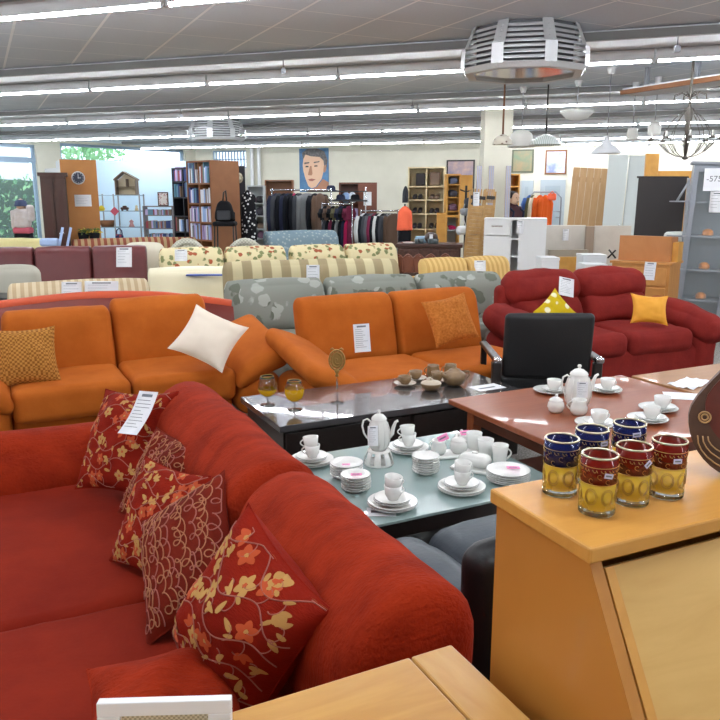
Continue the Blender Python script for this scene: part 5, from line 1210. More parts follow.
# poster of a man
td, p2 = depth_at(B0, B1, 314.5); W = abs(along(B0, B1, 300) - along(B0, B1, 329)); za, zb = zat(150, td), zat(192, td); Hh = za - zb
t = thing('man_poster', 'big poster of a short haired man looking sideways, on the back wall', 'poster', (p2.x - .02 * S2, p2.y - .02 * S2, zb), angB)
posb = mat('poster blue', (86, 130, 168), .5, c2=(60, 98, 138), sc=4); skn = mat('printed skin', (222, 182, 152), .5); skd = mat('printed skin shade', (172, 120, 92), .5); hr = mat('printed hair', (62, 58, 60), .5, c2=(110, 106, 104), sc=18); lpm = mat('printed lips', (160, 96, 84), .5)
mb = MB(); mb.box(-W / 2, W / 2, 0, .012, 0, Hh); mb.build('sheet', posb, t)
def shp(pts, y, m_): mb = MB(); mb.prism([(x * W, z * Hh) for x, z in pts], y, y + .001, 'y'); return mb
shp([(-.28, .0), (.5, .0), (.5, .22), (.30, .30), (.1, .12), (-.12, .05)], -.0012, 0).build('printed_neck', skd, t)
shp([(-.38, .62), (-.34, .84), (-.1, .93), (.22, .9), (.36, .7), (.34, .5), (.26, .3), (.06, .12), (-.1, .08), (-.2, .14), (-.3, .32), (-.36, .48)], -.0024, 0).build('printed_face', skn, t)
shp([(-.37, .74), (-.40, .9), (-.22, .99), (.1, 1.0), (.36, .93), (.47, .72), (.44, .56), (.36, .56), (.33, .72), (.2, .80), (-.1, .82), (-.28, .86)], -.0036, 0).build('printed_hair', hr, t)
for pts in ([(-.33, .64), (-.16, .66), (-.15, .69), (-.32, .68)], [(.0, .66), (.18, .68), (.2, .71), (.0, .69)]): shp(pts, -.0036, 0).build('printed_brow', hr, t)
for pts in ([(-.29, .57), (-.18, .57), (-.18, .60), (-.28, .605)], [(.01, .58), (.13, .585), (.12, .615), (.02, .61)]): shp(pts, -.0036, 0).build('printed_eye', dark, t)
shp([(-.13, .6), (-.08, .6), (-.05, .42), (-.08, .38), (-.2, .39), (-.2, .42)], -.0034, 0).build('printed_nose', skd, t)
shp([(-.2, .29), (-.08, .31), (.06, .29), (-.05, .25), (-.15, .255)], -.0036, 0).build('printed_mouth', lpm, t)
shp([(.34, .6), (.42, .62), (.42, .5), (.36, .44), (.32, .48)], -.0038, 0).build('printed_ear', skd, t)
# pipes and details on back wall
for px in (255, 262):
    td, p2 = depth_at(B0, B1, px); mb = MB(); mb.cyl(0, 0, 0, CEIL - .002, .05, 12); tag(mb.build('heating_pipe', whitelac, None, (p2.x - .1, p2.y - .1, 0)), 'white vertical pipe on the back wall, %s of the pair beside the small window' % ('left' if px == 255 else 'right'), 'pipe')
# sideboard with dining chairs
TC = 11.0; f = spot(430, TC, RC - R(8)); W = pxw(68, TC); hh = zat(245, TC)
carw = mat('carved dark walnut', (88, 54, 42), .4, c2=(66, 40, 32), sc=22, bump=.5, bs=30)
t = thing('sideboard', 'dark carved walnut sideboard with glassware on top', 'sideboard', f.o, f.r)
mb = MB(); mb.box(-W / 2, W / 2, 0, .5, hh - .05, hh); mb.build('top', dwood, t, bevel=.008)
mb = MB(); mb.box(-W / 2 + .03, W / 2 - .03, .03, .48, .1, hh - .051); mb.build('body', carw, t)
for k in range(3): a = -W / 2 + .05 + k * (W - .1) / 3; mb = MB(); mb.box(a + .01, a + (W - .1) / 3 - .01, .01, .029, .14, hh - .08); d_ = mb.build('door', carw, t, bevel=.006); mb = MB(); mb.cyl(a + .05, .0, hh * .6, hh * .6 + .03, .012, 10); mb.build('knob', gold, d_)
for x in (-W / 2 + .08, W / 2 - .08): mb = MB(); mb.box(x - .04, x + .04, .06, .42, 0, .099); mb.build('foot', dwood, t)
gl2 = mat('smoky glass', (120, 130, 134), .15, trans=.4)
wx = lambda px: pxw(px - 430, TC)
for k, px in enumerate((417, 421.5, 430.5, 433.5, 437)):
    smallthing('drinking_glass', 'small smoky glass on the carved sideboard beside the round dark pot', 'glass', f, wx(px), .12, hh, lambda m_: m_.lathe([(0, 0), (.03, 0), (.036, .07), (.033, .07), (.028, .006), (0, .006)], 16), gl2, 'smoky glasses on the sideboard')
smallthing('round_pot', 'round dark brown pot with a white tag on the carved sideboard', 'pot', f, wx(431), .28, hh, lambda m_: m_.lathe([(0, 0), (.06, 0), (.105, .07), (.09, .13), (.04, .16), (0, .165)], 20), mat('dark brown ceramic', (70, 56, 52), .3))
paper('price_tag', 'small white tag on the round dark pot of the sideboard', 'price tag', .05, .065, f.w(wx(431.5), .16, hh + .075), (0, 0, f.r), 0, head=False)
smallthing('blue_box', 'pale blue box on the carved sideboard, left of the round pot', 'box', f, wx(420.5), .34, hh, lambda m_: m_.soft(0, 0, .05, .18, .12, .1, .02, 3), mat('pale blue box', (150, 178, 200), .6))
smallthing('serving_dish', 'flat light dish at the left end of the carved sideboard', 'dish', f, wx(409), .2, hh, lambda m_: m_.lathe([(0, 0), (.08, 0), (.11, .02), (.1, .02), (0, .008)], 20), porc)
for k, px in enumerate((399, 409, 420, 432, 447)):
    ff = spot(px, 10.2 - .05 * k, RC + R(160)); zt = zat(257 - .5 * k, 10.2)
    t = thing('dining_chair', 'dark dining chair with an arched carved back, %s from the left before the sideboard' % ('first', 'second', 'third', 'fourth', 'fifth')[k], 'dining chair', ff.o, ff.r)
    mb = MB(); mb.tube([(-.09, .0, zt - .22), (-.085, 0, zt - .05), (-.03, 0, zt), (0, 0, zt + .015), (.03, 0, zt), (.085, 0, zt - .05), (.09, 0, zt - .22), (-.09, 0, zt - .22)], .014, 8); mb.prism([(-.07, zt - .22), (.07, zt - .22), (.07, zt - .04), (0, zt - .0), (-.07, zt - .04)], -.008, .008); mb.build('backrest', mat('reddish walnut', (110, 62, 44), .4), t)
    mb = MB(); mb.soft(0, -.14, zt - .26, .24, .26, .06, .02, 3); mb.build('seat', dwood, t)
    for x in (-.1, .1):
        for y in (-.25, -.02): mb = MB(); mb.box(x - .015, x + .015, y - .015, y + .015, 0, zt - .291); mb.build('leg', dwood, t)
# folded wooden deck chairs
TD = 10.8
for k, (px, py0, lab, lean) in enumerate(((471, 190, 'folded slatted wooden deck chair with a white tag, leaning by the pillar', .10), (483, 190, 'second folded wooden deck chair behind the tagged one', .02))):
    f = spot(px, TD + .25 * k, RC + R(5)); hh = zat(py0, TD); w = .22 if k == 0 else .16
    t = thing('deck_chair', lab, 'deck chair', f.o, (R(-5), R(5), f.r))
    for sx in (-1, 1): mb = MB(); mb.box(sx * w / 2 - .016, sx * w / 2 + .016, 0, .04, 0, hh); mb.build('frame_rail', mat('light teak', (182, 144, 90), .5, c2=(160, 120, 70), sc=8), t)
    mb = MB(); nS = 26
    for j in range(nS): z = .1 + (hh - .3) * j / nS; mb.box(-w / 2 + .017, w / 2 - .017, .008, .028, z, z + (hh - .3) / nS * .95)
    for j in range(5): x = -w / 2 + .02 + (w - .04) * j / 4; mb.box(x - .01, x + .01, .009, .027, hh - .17, hh + .03)
    mb.build('slats', _M['light teak'], t)
    mb = MB(); mb.box(-w / 2, w / 2, -.004, -.0005, hh - .12, hh - .07); mb.build('strap', dark, t)
paper('price_tag', 'white price tag on the front folded deck chair', 'price tag', .085, .19, at(476, 206, 10.55), (0, 0, RC), 4)
# grey bags hanging
for k, (px, py, s, mt_, lab) in enumerate(((472, 200, .24, 'charcoal', 'dark grey handbag hanging above the deck chairs'), (466, 210, .2, 'grey', 'light grey handbag hanging in front of the pine cabinet door'), (463, 228, .22, 'white', 'pale grey cloth hanging below the handbags'))):
    mb = MB(); mb.soft(0, 0, -s * .3, s, .1, s * .6, .05, 4, wr=.02, seed=k); mb.tube([(-s * .3, 0, -.06), (0, 0, .13), (s * .3, 0, -.06)], .012, 6)
    tag(mb.build('hanging_bag', garc[mt_], None, at(px, py - 2, 11.8), RC + .3), lab, 'bag')
t = thing('coat_stand', 'dark coat stand carrying the handbags next to the pillar', 'coat stand', spot(466, 11.9).o, RC)
mb = MB(); mb.cyl(0, 0, .03, zat(186, 12.4), .018, 10); mb.cyl(0, 0, 0, .03, .18, 20)
for sx in (-1, 1): mb.tube([(0, 0, zat(192, 12.4)), (sx * .1, -.05, zat(190, 12.4))], .01, 6)
mb.build('pole', dark, t)
mb = MB(); mb.prism([(0, 0), (.5, 0), (.5, .62), (.42, .62)], 0, .02, 'y'); 
f = spot(462, 11.8); o = mb.build('leaning_board', dark, None, (f.o.x, f.o.y, 0), RC); o.location.z = 0; tag(o, 'dark slanted board leaning behind the folded deck chairs', 'board'); o.scale = (1, 1, 1.35)
# pillar
f = spot(494, 12.3, R(-45)); mb = MB(); mb.box(-.22, .22, -.22, .22, 0, CEIL - .001); pc = mb.build('pillar', wallm, None, f.o, RC); struct(pc)
curt = mat('blue brown stripe panel', (150, 160, 186), .8, c2=(176, 160, 146), sc=12, tex='stripe')
for px, lab in ((478.5, 'narrow striped fabric sample panel on the left side of the pillar'), (490.5, 'narrow striped fabric sample panel in the middle of the pillar'), (507.5, 'narrow striped fabric sample panel on the right edge of the pillar')):
    f = spot(px, 11.9, RC); mb = MB(); mb.soft(0, 0, (zat(166, 11.9)) / 2, .085, .03, zat(166, 11.9), .008, 3); tag(mb.build('fabric_panel', curt, None, f.o, RC), lab, 'fabric panel')
# white highboard
TE = 10.0; f = spot(516.5, TE, RC - R(12)); W = pxw(62, TE); hh = zat(218.5, TE)
t = thing('white_highboard', 'white cabinet with a drawer, door and narrow open shelf, behind the red sofa', 'cabinet', f.o, f.r)
x0, x1 = -W / 2, W / 2; xa, xb = x0 + W * .42, x0 + W * .56
mb = MB(); mb.box(x0, x1, 0, .42, hh - .025, hh); mb.box(x0, x0 + .02, .02, .42, 0, hh - .026); mb.box(xb, x1, .01, .42, 0, hh - .026); mb.box(x0 + .021, xb - .001, .40, .419, 0, hh - .026); mb.box(xa, xa + .02, .02, .399, 0, hh - .026)
for z in (zat(239, TE), zat(257, TE)): mb.box(xa + .021, xb - .001, .02, .399, z - .02, z)
mb.build('body', whitelac, t)
mb = MB(); mb.box(x0 + .022, xa - .002, .0, .019, zat(236, TE), hh - .03); d_ = mb.build('drawer', whitelac, t, bevel=.002); mb = MB(); mb.box(x0 + .1, xa - .1, -.012, -.001, zat(227, TE), zat(226, TE)); mb.build('handle', chrome, d_)
mb = MB(); mb.box(x0 + .022, xa - .002, .0, .019, .05, zat(236, TE) - .01); mb.build('door', whitelac, t, bevel=.002)
paper('price_sheet', 'white price sheet on the front of the white highboard', 'price tag', .09, .17, f.w(pxw(5, TE), -.004, zat(234, TE)), (0, 0, f.r), 4)
# shelf, person and coats right of the pillar
TF = 14.4; f = spot(514, TF, RC)
shelfcase('beech_shelf', 'narrow light beech shelf behind the person', f, pxw(11, TF), .35, zat(174, TF), [.4, .8, zat(200, TF), zat(186, TF)], pinew, cat='shelf')
f = spot(532, 13.4, RC); w = pxw(33, 13.4); z = zat(192, 13.4)
t = thing('clothes_rack', 'arched metal clothes rack with orange and blue garments behind the white highboard', 'clothes rack', spot(545, 13.4).o, RC)
mb = MB(); mb.tube([(-w / 2, 0, 0.02), (-w / 2, 0, z - .1), (-w / 2 + .1, 0, z), (w / 2 - .1, 0, z), (w / 2, 0, z - .1), (w / 2, 0, .02)], .014, 8); mb.tube([(-w / 2, 0, z - .34), (w / 2, 0, z - .34)], .01, 8); mb.build('frame', greymetal, t)
f = spot(545, 13.4, RC)
for k, (px, g, lab) in enumerate(((530, 'blue', 'blue garment at the left end of the arched rack'), (533, 'olive', 'olive garment on the arched rack'), (535.5, 'cream', 'cream garment on the arched rack'), (539.5, 'orange', 'orange coat at the left of the orange pair on the arched rack'), (544.5, 'orange', 'orange coat at the right of the orange pair on the arched rack'))):
    garment('coat' if g == 'orange' else 'shirt', lab, f, pxw(px - 545, 13.4), -.02 * k, z - .05, garc[g], .3, .75 if g != 'blue' else .32, R(40), .07, seed=k)
mb = MB(); mb.soft(0, 0, 0, .15, .06, .12, .03, 4); mb.tube([(-.04, 0, .05), (0, 0, .10), (.04, 0, .05)], .008); tag(mb.build('red_bag', garc['coral'], None, at(552, 197, 13.2), RC), 'small orange red bag hung at the top of the arched rack', 'bag')
# person
f = spot(513, 12.9, RC + R(35))
def person(f_):
    t = thing('person', 'dark haired person in a dark brown jacket with a backpack, standing behind the white highboard', 'person', f_.o, f_.r)
    k = zat(192, 12.9) / 1.70
    V = dict(pelvis=(0, 0, .95, .15), waist=(0, 0, 1.1, .14), chest=(0, .0, 1.3, .17), neck0=(0, 0, 1.44, .09), neck=(0, -.01, 1.49, .055), h1=(0, -.02, 1.56, .085), h2=(0, -.02, 1.64, .09),
             sl=(.17, 0, 1.40, .07), el=(.23, -.05, 1.14, .05), wl=(.2, -.26, 1.08, .035), hl=(.19, -.34, 1.08, .035), sr=(-.17, 0, 1.40, .07), er=(-.23, -.05, 1.14, .05), wr_=(-.2, -.26, 1.08, .035), hr=(-.19, -.34, 1.08, .035),
             kl=(.1, -.01, .5, .065), al=(.1, .01, .09, .045), tl=(.1, -.14, .045, .045), kr=(-.1, -.01, .5, .065), ar=(-.1, .01, .09, .045), tr=(-.1, -.14, .045, .045), pl=(.09, 0, .88, .1), pr=(-.09, 0, .88, .1))
    E_ = [('pelvis', 'waist'), ('waist', 'chest'), ('chest', 'neck0'), ('neck0', 'neck'), ('neck', 'h1'), ('h1', 'h2'), ('chest', 'sl'), ('sl', 'el'), ('el', 'wl'), ('wl', 'hl'), ('chest', 'sr'), ('sr', 'er'), ('er', 'wr_'), ('wr_', 'hr'), ('pelvis', 'pl'), ('pl', 'kl'), ('kl', 'al'), ('al', 'tl'), ('pelvis', 'pr'), ('pr', 'kr'), ('kr', 'ar'), ('ar', 'tr')]
    ks = list(V); me = bpy.data.meshes.new('body'); me.from_pydata([tuple(c * k for c in V[q][:3]) for q in ks], [(ks.index(a), ks.index(b)) for a, b in E_], [])
    o = bpy.data.objects.new('body', me); C.objects.link(o); o.parent = t
    md = o.modifiers.new('skin', 'SKIN'); md.use_smooth_shade = True
    for i, q in enumerate(ks): r = V[q][3] * k; me.skin_vertices[0].data[i].radius = (r, r)
    me.skin_vertices[0].data[0].use_root = True
    o.modifiers.new('sub', 'SUBSURF').levels = 1; o.modifiers['sub'].render_levels = 2
    me.materials.append(garc['brown']); jk = mat('dark plum jacket', (74, 48, 52), .8); me.materials[0] = jk
    mb = MB(); mb.soft(0, -.035 * k, 1.585 * k, .15 * k, .17 * k, .21 * k, .07, 6); mb.soft(0, -.128 * k, 1.575 * k, .025, .03, .04, .01, 2); mb.soft(-.078 * k, -.01, 1.58 * k, .015, .03, .05, .007, 2); mb.soft(.078 * k, -.01, 1.58 * k, .015, .03, .05, .007, 2); hd = mb.build('face', skin, t)
    mb = MB()
    for sx in (-1, 1): mb.soft(sx * .032 * k, -.117 * k, 1.60 * k, .022, .012, .009, .004, 2)
    mb.soft(0, -.118 * k, 1.53 * k, .045, .01, .01, .004, 2); mb.build('eyes_and_mouth', dark, hd)
    mb = MB(); mb.soft(0, .005 * k, 1.635 * k, .19 * k, .19 * k, .17 * k, .085, 6, wr=.01); mb.soft(.0, .1 * k, 1.63 * k, .1, .09, .1, .04, 4); mb.build('hair', mat('dark hair', (40, 30, 34), .7), t)
    mb = MB(); mb.soft(0, .2 * k, 1.25 * k, .3 * k, .15 * k, .42 * k, .07, 6, wr=.01)
    for sx in (-1, 1): mb.tube([(sx * .1, .14, 1.40 * k), (sx * .11, .02, 1.475 * k), (sx * .12, -.15, 1.36 * k), (sx * .13, -.12, 1.12 * k), (sx * .13, .12, 1.08 * k)], .02, 6)
    mb.build('backpack', garc['navy'], t)
    mb = MB()
    for sx in (-1, 1):
        for fi in range(5): mb.tube([(sx * (.17 + .014 * fi) * k, -.34 * k, 1.08 * k), (sx * (.168 + .015 * fi) * k, -(.385 if fi else .37) * k, 1.075 * k), (sx * (.168 + .014 * fi) * k, -(.41 if 0 < fi < 4 else .39) * k, 1.06 * k)], [.009, .008, .006], 6)
    mb.build('fingers', skin, t)
person(f)
# grey doors in the wall, plank door, tall white cupboards
gb_ = mat('grey blue door paint', (168, 178, 184), .6)
for k, (a, b, py) in enumerate(((520, 533, 181), (540, 565, 180))):
    td, p2 = depth_at(B0, B1, (a + b) / 2); w = abs(along(B0, B1, a) - along(B0, B1, b)); mb = MB(); mb.box(-w / 2, w / 2, -.04, -.002, 0, zat(py, td)); d_ = struct(mb.build('door_%d' % (k + 1), gb_, None, (p2.x, p2.y, 0), angB))
    mb = MB(); mb.box(-w / 2 + .12, w / 2 - .12, -.046, -.041, .2, zat(py, td) - .15); mb.build('door_panel', mat('door panel grey', (156, 168, 176), .6), d_)
    mb = MB(); mb.tube([(w / 2 - .08, -.05, 1.05), (w / 2 - .2, -.07, 1.05)], .012); mb.build('door_handle', chrome, d_)
TG = 16.5; f = spot(584, TG, RC - R(14)); hh = zat(168, TG); W = pxw(34, TG)
t = thing('plank_door', 'unmounted light pine plank door leaning beside the white wardrobes', 'door', f.o, (R(0), R(3.0), f.r))
plk = mat('light pine planks', (198, 160, 116), .6, c2=(182, 142, 98), tex='wood', sc=1.5, stretch=(8, 1, 1))
for k in range(5): mb = MB(); mb.box(-W / 2 + k * W / 5 + .003, -W / 2 + (k + 1) * W / 5 - .003, 0, .035, 0, hh); mb.build('plank', plk, t)
mb = MB(); mb.box(W / 2, W / 2 + .03, -.01, .05, 0, hh); mb.build('edge_strip', mwood, t); mb = MB(); mb.box(-W / 2, W / 2, .036, .05, hh - .3, hh - .2); mb.box(-W / 2, W / 2, .036, .05, .2, .3); mb.build('brace', mwood, t)
wl2 = mat('pale grey green lacquer', (202, 208, 206), .5)
TH_ = 15.6
for k, (a, b) in enumerate(((603, 622.5), (624, 650))):
    f = spot((a + b) / 2, TH_, RC - R(18)); hh = zat(155 + k, TH_); W = pxw(b - a, TH_) - .02
    t = thing('white_wardrobe', ('narrow tall white wardrobe right of the pine plank door', 'wider tall white wardrobe next to the black board')[k], 'wardrobe', f.o, (0, R(1.5), f.r))
    mb = MB(); mb.box(-W / 2, W / 2, .02, .55, 0, hh); mb.build('body', wl2, t); mb = MB(); mb.box(-W / 2, W / 2, 0, .019, .06, hh); d_ = mb.build('door', wl2, t, bevel=.003); mb = MB(); mb.soft(W / 2 - .06, -.015, .95, .02, .03, .12, .008, 2); mb.build('handle', chrome, d_)
# bed ends, boards, boxes
ash = mat('washed ash board', (206, 200, 190), .5, c2=(190, 182, 172), tex='wood', sc=1.5, stretch=(1, 6, 1)); tpe = mat('taupe board', (150, 132, 116), .5)
TI = 11.2
def board(name, label, px0, px1, py0, t_, mt_, d=.06, zb=0, cat='board', rot=0):
    f = spot((px0 + px1) / 2, t_, RC + rot); W = pxw(px1 - px0, t_); mb = MB(); mb.box(-W / 2, W / 2, 0, d, zb, zat(py0, t_)); return tag(mb.build(name, mt_, None, f.o, f.r, bevel=.005), label, cat), f
board('bed_headboard', 'pale ash bed headboard with a price sheet behind the red sofa', 547, 588, 225.5, TI, ash, .06)
board('bed_post_board', 'narrow taupe board between the two pale ash headboards', 588.5, 597, 226.5, TI - .1, tpe, .06)
board('bed_headboard', 'second pale ash headboard, right of the taupe board', 597.5, 634, 226, TI + .1, ash, .06)
o, f = board('bed_side_rail', 'grey brown bed rail stack lower in front of the ash headboard', 552, 592, 250.5, TI - .4, mat('grey brown board', (166, 156, 140), .5), .08)
board('bed_side_rail', 'light brown low board in front of the grey brown rail', 563, 586, 258, TI - .7, pinew, .04)
paper('price_sheet', 'white price sheet on the pale ash headboard', 'price tag', .09, .17, spot(568, TI - .03).w(0, 0, zat(241, TI)), (0, 0, RC), 4)
cb = mat('white carton', (226, 228, 230), .7)
for k, (px0, px1, pyt, pyb, t_, lab) in enumerate(((545, 563, 259, 290, 9.0, 'white cardboard box with blue print behind the yellow spotted cushion'), (590, 612, 266, 276, 9.2, 'upper white flat carton stacked beside the pine chest'), (587, 611, 256, 265, 9.6, 'white flat carton behind the stacked ones beside the pine chest'))):
    f = spot((px0 + px1) / 2, t_, RC); W = pxw(px1 - px0, t_); z0, z1 = (0, zat(pyt, t_)); mb = MB(); mb.box(-W / 2, W / 2, 0, .3, z0, z1); 
    mb.box(-W / 2 - .005, W / 2 + .005, -.006, .305, z1 - .03, z1 + .002)
    if k == 0: mb.prism([(-.08, z1 - .18), (-.04, z1 - .15), (.0, z1 - .19), (.06, z1 - .16), (.08, z1 - .21), (-.06, z1 - .22)], -.003, -.001, 'y', 1)
    tag(mb.build('carton', [cb, blu], None, f.o, f.r), lab, 'carton')
# black board, pine pieces behind
TJ = 9.3; f = spot(659.5, TJ, RC - R(21)); W = pxw(45, TJ); hh = zat(178, TJ)
t = thing('black_cabinet', 'tall plain black cabinet standing behind the pine chest', 'cabinet', f.o, (0, R(0.6), f.r))
mb = MB(); mb.box(-W / 2, W / 2, 0, .02, 0, hh); mb.build('front', mat('plain black laminate', (44, 38, 38), .45), t); mb = MB(); mb.box(-W / 2, W / 2, .021, .3, 0, hh - .005); mb.build('body', whitelac, t); mb = MB(); mb.box(-W / 2 - .02, W / 2 + .02, -.01, .31, hh, hh + .02); mb.build('top', dark, t)
TK = 10.2
board('pine_bed_end', 'tall upright pine post board behind the black cabinet', 643.5, 656.5, 154, TK, pinew, .05)
board('pine_bed_end', 'wide pine board with a cross rail behind the black cabinet', 657, 694, 171, TK + .05, pinew, .05)
# chest with box
TL_ = 7.75; f = spot(646, TL_, RC + R(-36)); W = pxw(58, TL_); hh = zat(263, TL_)
t = thing('pine_chest', 'honey pine chest of drawers with a white tag, behind the wine red sofa', 'chest of drawers', f.o, f.r)
pk = mat('knotty honey pine', (206, 148, 84), .45, c2=(182, 122, 62), tex='wood', sc=1.8, stretch=(1, 6, 1))
mb = MB(); mb.box(-W / 2 - .02, W / 2 + .02, -.02, .45, hh - .025, hh); mb.build('top', pk, t, bevel=.004)
mb = MB(); mb.box(-W / 2, W / 2 , .0, .43, .04, hh - .026); mb.build('body', pk, t)
for j in range(4): z0 = .07 + j * (hh - .12) / 4; mb = MB(); mb.box(-W / 2 + .03, W / 2 - .03, -.015, -.001, z0 + .01, z0 + (hh - .12) / 4 - .01); d_ = mb.build('drawer', pk, t, bevel=.003); mb = MB(); mb.soft(-.15, -.03, z0 + (hh - .12) / 8, .03, .03, .03, .012, 2); mb.build('knob', pk, d_)
mb = MB(); mb.box(-W / 2 + .02, W / 2 + .1, .02, .4, 0, .039); mb.build('plinth', dwood, t)
paper('price_sheet', 'white price tag hanging over the edge of the pine chest', 'price tag', .115, .18, at(648.5, 280, TL_ - .15), (0, R(3), RC), 5)
bx = thing('wooden_box', 'long low wooden box with an open flap on top of the pine chest', 'box', f.w(.0, .1, hh + .001), f.r)
W2 = pxw(52, TL_); h2 = zat(237, TL_) - hh; pk2 = mat('reddish pine box', (186, 126, 76), .45, c2=(168, 108, 62), tex='wood', sc=1.6, stretch=(1, 6, 1))
mb = MB(); mb.box(-W2 / 2, W2 / 2, 0, .02, 0, h2); mb.build('front_board', pk2, bx, bevel=.003); mb = MB(); mb.box(-W2 / 2, W2 / 2, .021, .26, 0, h2 - .01); mb.build('body', pk2, bx, bevel=.003)
mb = MB(); mb.box(W2 / 2 + .001, W2 / 2 + .06, .05, .24, 0, h2 - .06); mb.build('end_board', pinew, bx)
kx = f.w(-W2 / 2 - .08, .12, hh + .001)
t = thing('folding_trestle', 'small dark crossed trestle left of the wooden box on the pine chest', 'trestle', kx, f.r)
mb = MB(); mb.tube([(-.04, 0, .012), (.04, 0, .10)], .01, 6); mb.tube([(.04, 0.022, .012), (-.04, .022, .10)], .01, 6); mb.build('legs', dark, t)
# grey display cabinet with orange pots
TM = 8.25; f = spot(713, TM, RC - R(20)); hh = zat(165, TM); wx = lambda px: pxw(px - 709, TM)
gcm = mat('grey cabinet paint', (142, 146, 154), .5)
t = thing('display_cabinet', 'tall grey glass display cabinet with small orange pots, behind the wine red sofa', 'display cabinet', f.o, (0, R(2.2), f.r))
x0, x1 = wx(683), wx(760)
mb = MB(); mb.box(x0, x0 + .03, 0, .4, 0, hh); mb.box(x1 - .03, x1, 0, .4, 0, hh); mb.box(x0 + .031, x1 - .031, 0, .4, hh - .05, hh); mb.box(x0 + .031, x1 - .031, .38, .4, .06, hh - .051); mb.box(x0 + .031, x1 - .031, 0, .379, 0, .06); mb.build('carcass', gcm, t)
mb = MB(); mb.box(x0 - .03, x1 + .03, -.03, .41, hh + .001, hh + .03); mb.build('cornice', gcm, t)
lv = [zat(p, TM) for p in (304, 272, 237, 202)]
for z in lv: mb = MB(); mb.box(x0 + .032, x1 - .032, .04, .378, z - .018, z); mb.build('shelf_board', gcm, t)
mb = MB(); dw = wx(722); mb.box(x0 + .0, x0 + .05, -.025, -.002, .05, hh - .02); mb.box(dw - .0, dw + .05, -.025, -.002, .05, hh - .02); mb.box(x0 + .051, dw - .001, -.025, -.002, hh - .08, hh - .02); mb.box(x0 + .051, dw - .001, -.025, -.002, .05, .12); dd = mb.build('door', gcm, t)
mb = MB(); mb.box(x0 + .05, dw, -.016, -.012, .12, hh - .08); mb.build('door_glass', mat('cabinet glass', (225, 235, 238), .02, alpha=.1), dd)
mb = MB(); mb.box(dw + .051, x1 - .0, -.025, -.002, .05, zat(255, TM)); mb.build('dark_lower_door', dark, t)
orp = mat('orange glazed pot', (236, 140, 30), .3)
for k, z in enumerate(lv[:3]):
    mb = MB(); mb.lathe([(0, 0), (.05, 0), (.06, .012), (.055, .05), (.03, .07), (0, .075)], 20)
    p = f.w(wx(706 + .5 * k) + .02, .18, z + .002); tag(mb.build('orange_pot', orp, None, p, 0), 'small orange pot on the %s board of the grey display cabinet' % ('lowest', 'middle', 'upper')[k], 'pot')
so = thing('sign_sheet', 'white sheet with a written price in the top of the grey display cabinet', 'sign', f.w(wx(712.5), -.032, zat(191, TM)), (0, 0, f.r))
W3, H3 = pxw(27, TM), pxw(22, TM); mb = MB(); mb.box(-W3 / 2, W3 / 2, 0, .001, 0, H3); mb.build('sheet', white, so)
cu = bpy.data.curves.new('lettering', 'FONT'); cu.body = '-575-'; cu.size = .085; cu.align_x = 'CENTER'; cu.extrude = .0003; cu.materials.append(ink); tmp = bpy.data.objects.new('lettering_curve', cu); ob = bpy.data.objects.new('lettering', bpy.data.meshes.new_from_object(tmp)); bpy.data.objects.remove(tmp); C.objects.link(ob); ob.parent = so; ob.location = (-.03, -.0012, H3 * .42); ob.rotation_euler = (R(90), 0, 0)
paper('price_sheet', 'white printed price sheet hanging below the written sign on the grey display cabinet', 'price tag', pxw(13.5, TM), pxw(20.5, TM), f.w(wx(713), -.036, zat(212.5, TM)), (0, 0, f.r), 5)
# ladder-like metal arms beside the cabinet
t = thing('bracket_stand', 'light grey metal stand with short shelf arms, left of the grey display cabinet', 'stand', spot(688, 8.0).o, RC)
mb = MB(); mb.box(-.012, .012, .0, .03, 0, zat(178, 8.0)); mb.build('post', greymetal, t)
for py in (202, 237, 271, 304): mb = MB(); z = zat(py, 8.0); mb.box(-.15, .0, -.1, .1, z, z + .012); mb.build('arm_board', greymetal, t)
mb = MB(); mb.tube([(-.11, 0, zat(201, 8)), (.0, 0, zat(181, 8))], .012, 6); mb.build('strut', greymetal, t)
mb = MB(); mb.box(-.2, .06, -.12, .12, 0, .012); mb.build('foot', greymetal, t)
wht = mat('white folded towels', (226, 226, 222), .9)
for k in range(5):
    f2 = spot(682, 8.9, RC); mb = MB(); mb.soft(0, 0, .06, .26, .3, .115, .045, 4, wr=.008, seed=k); tag(mb.build('white_pillow', wht, None, f2.w(0, 0, .55 + .125 * k + .0), RC), 'white bedding bundle in the pile behind the pine chest', 'bedding', 'white bedding pile behind the chest')
mb = MB(); mb.box(-.17, .17, -.18, .18, 0, .549); tag(mb.build('low_stand', whitelac, None, spot(682, 8.9).o, RC), 'white stand carrying the bedding pile behind the pine chest', 'stand')

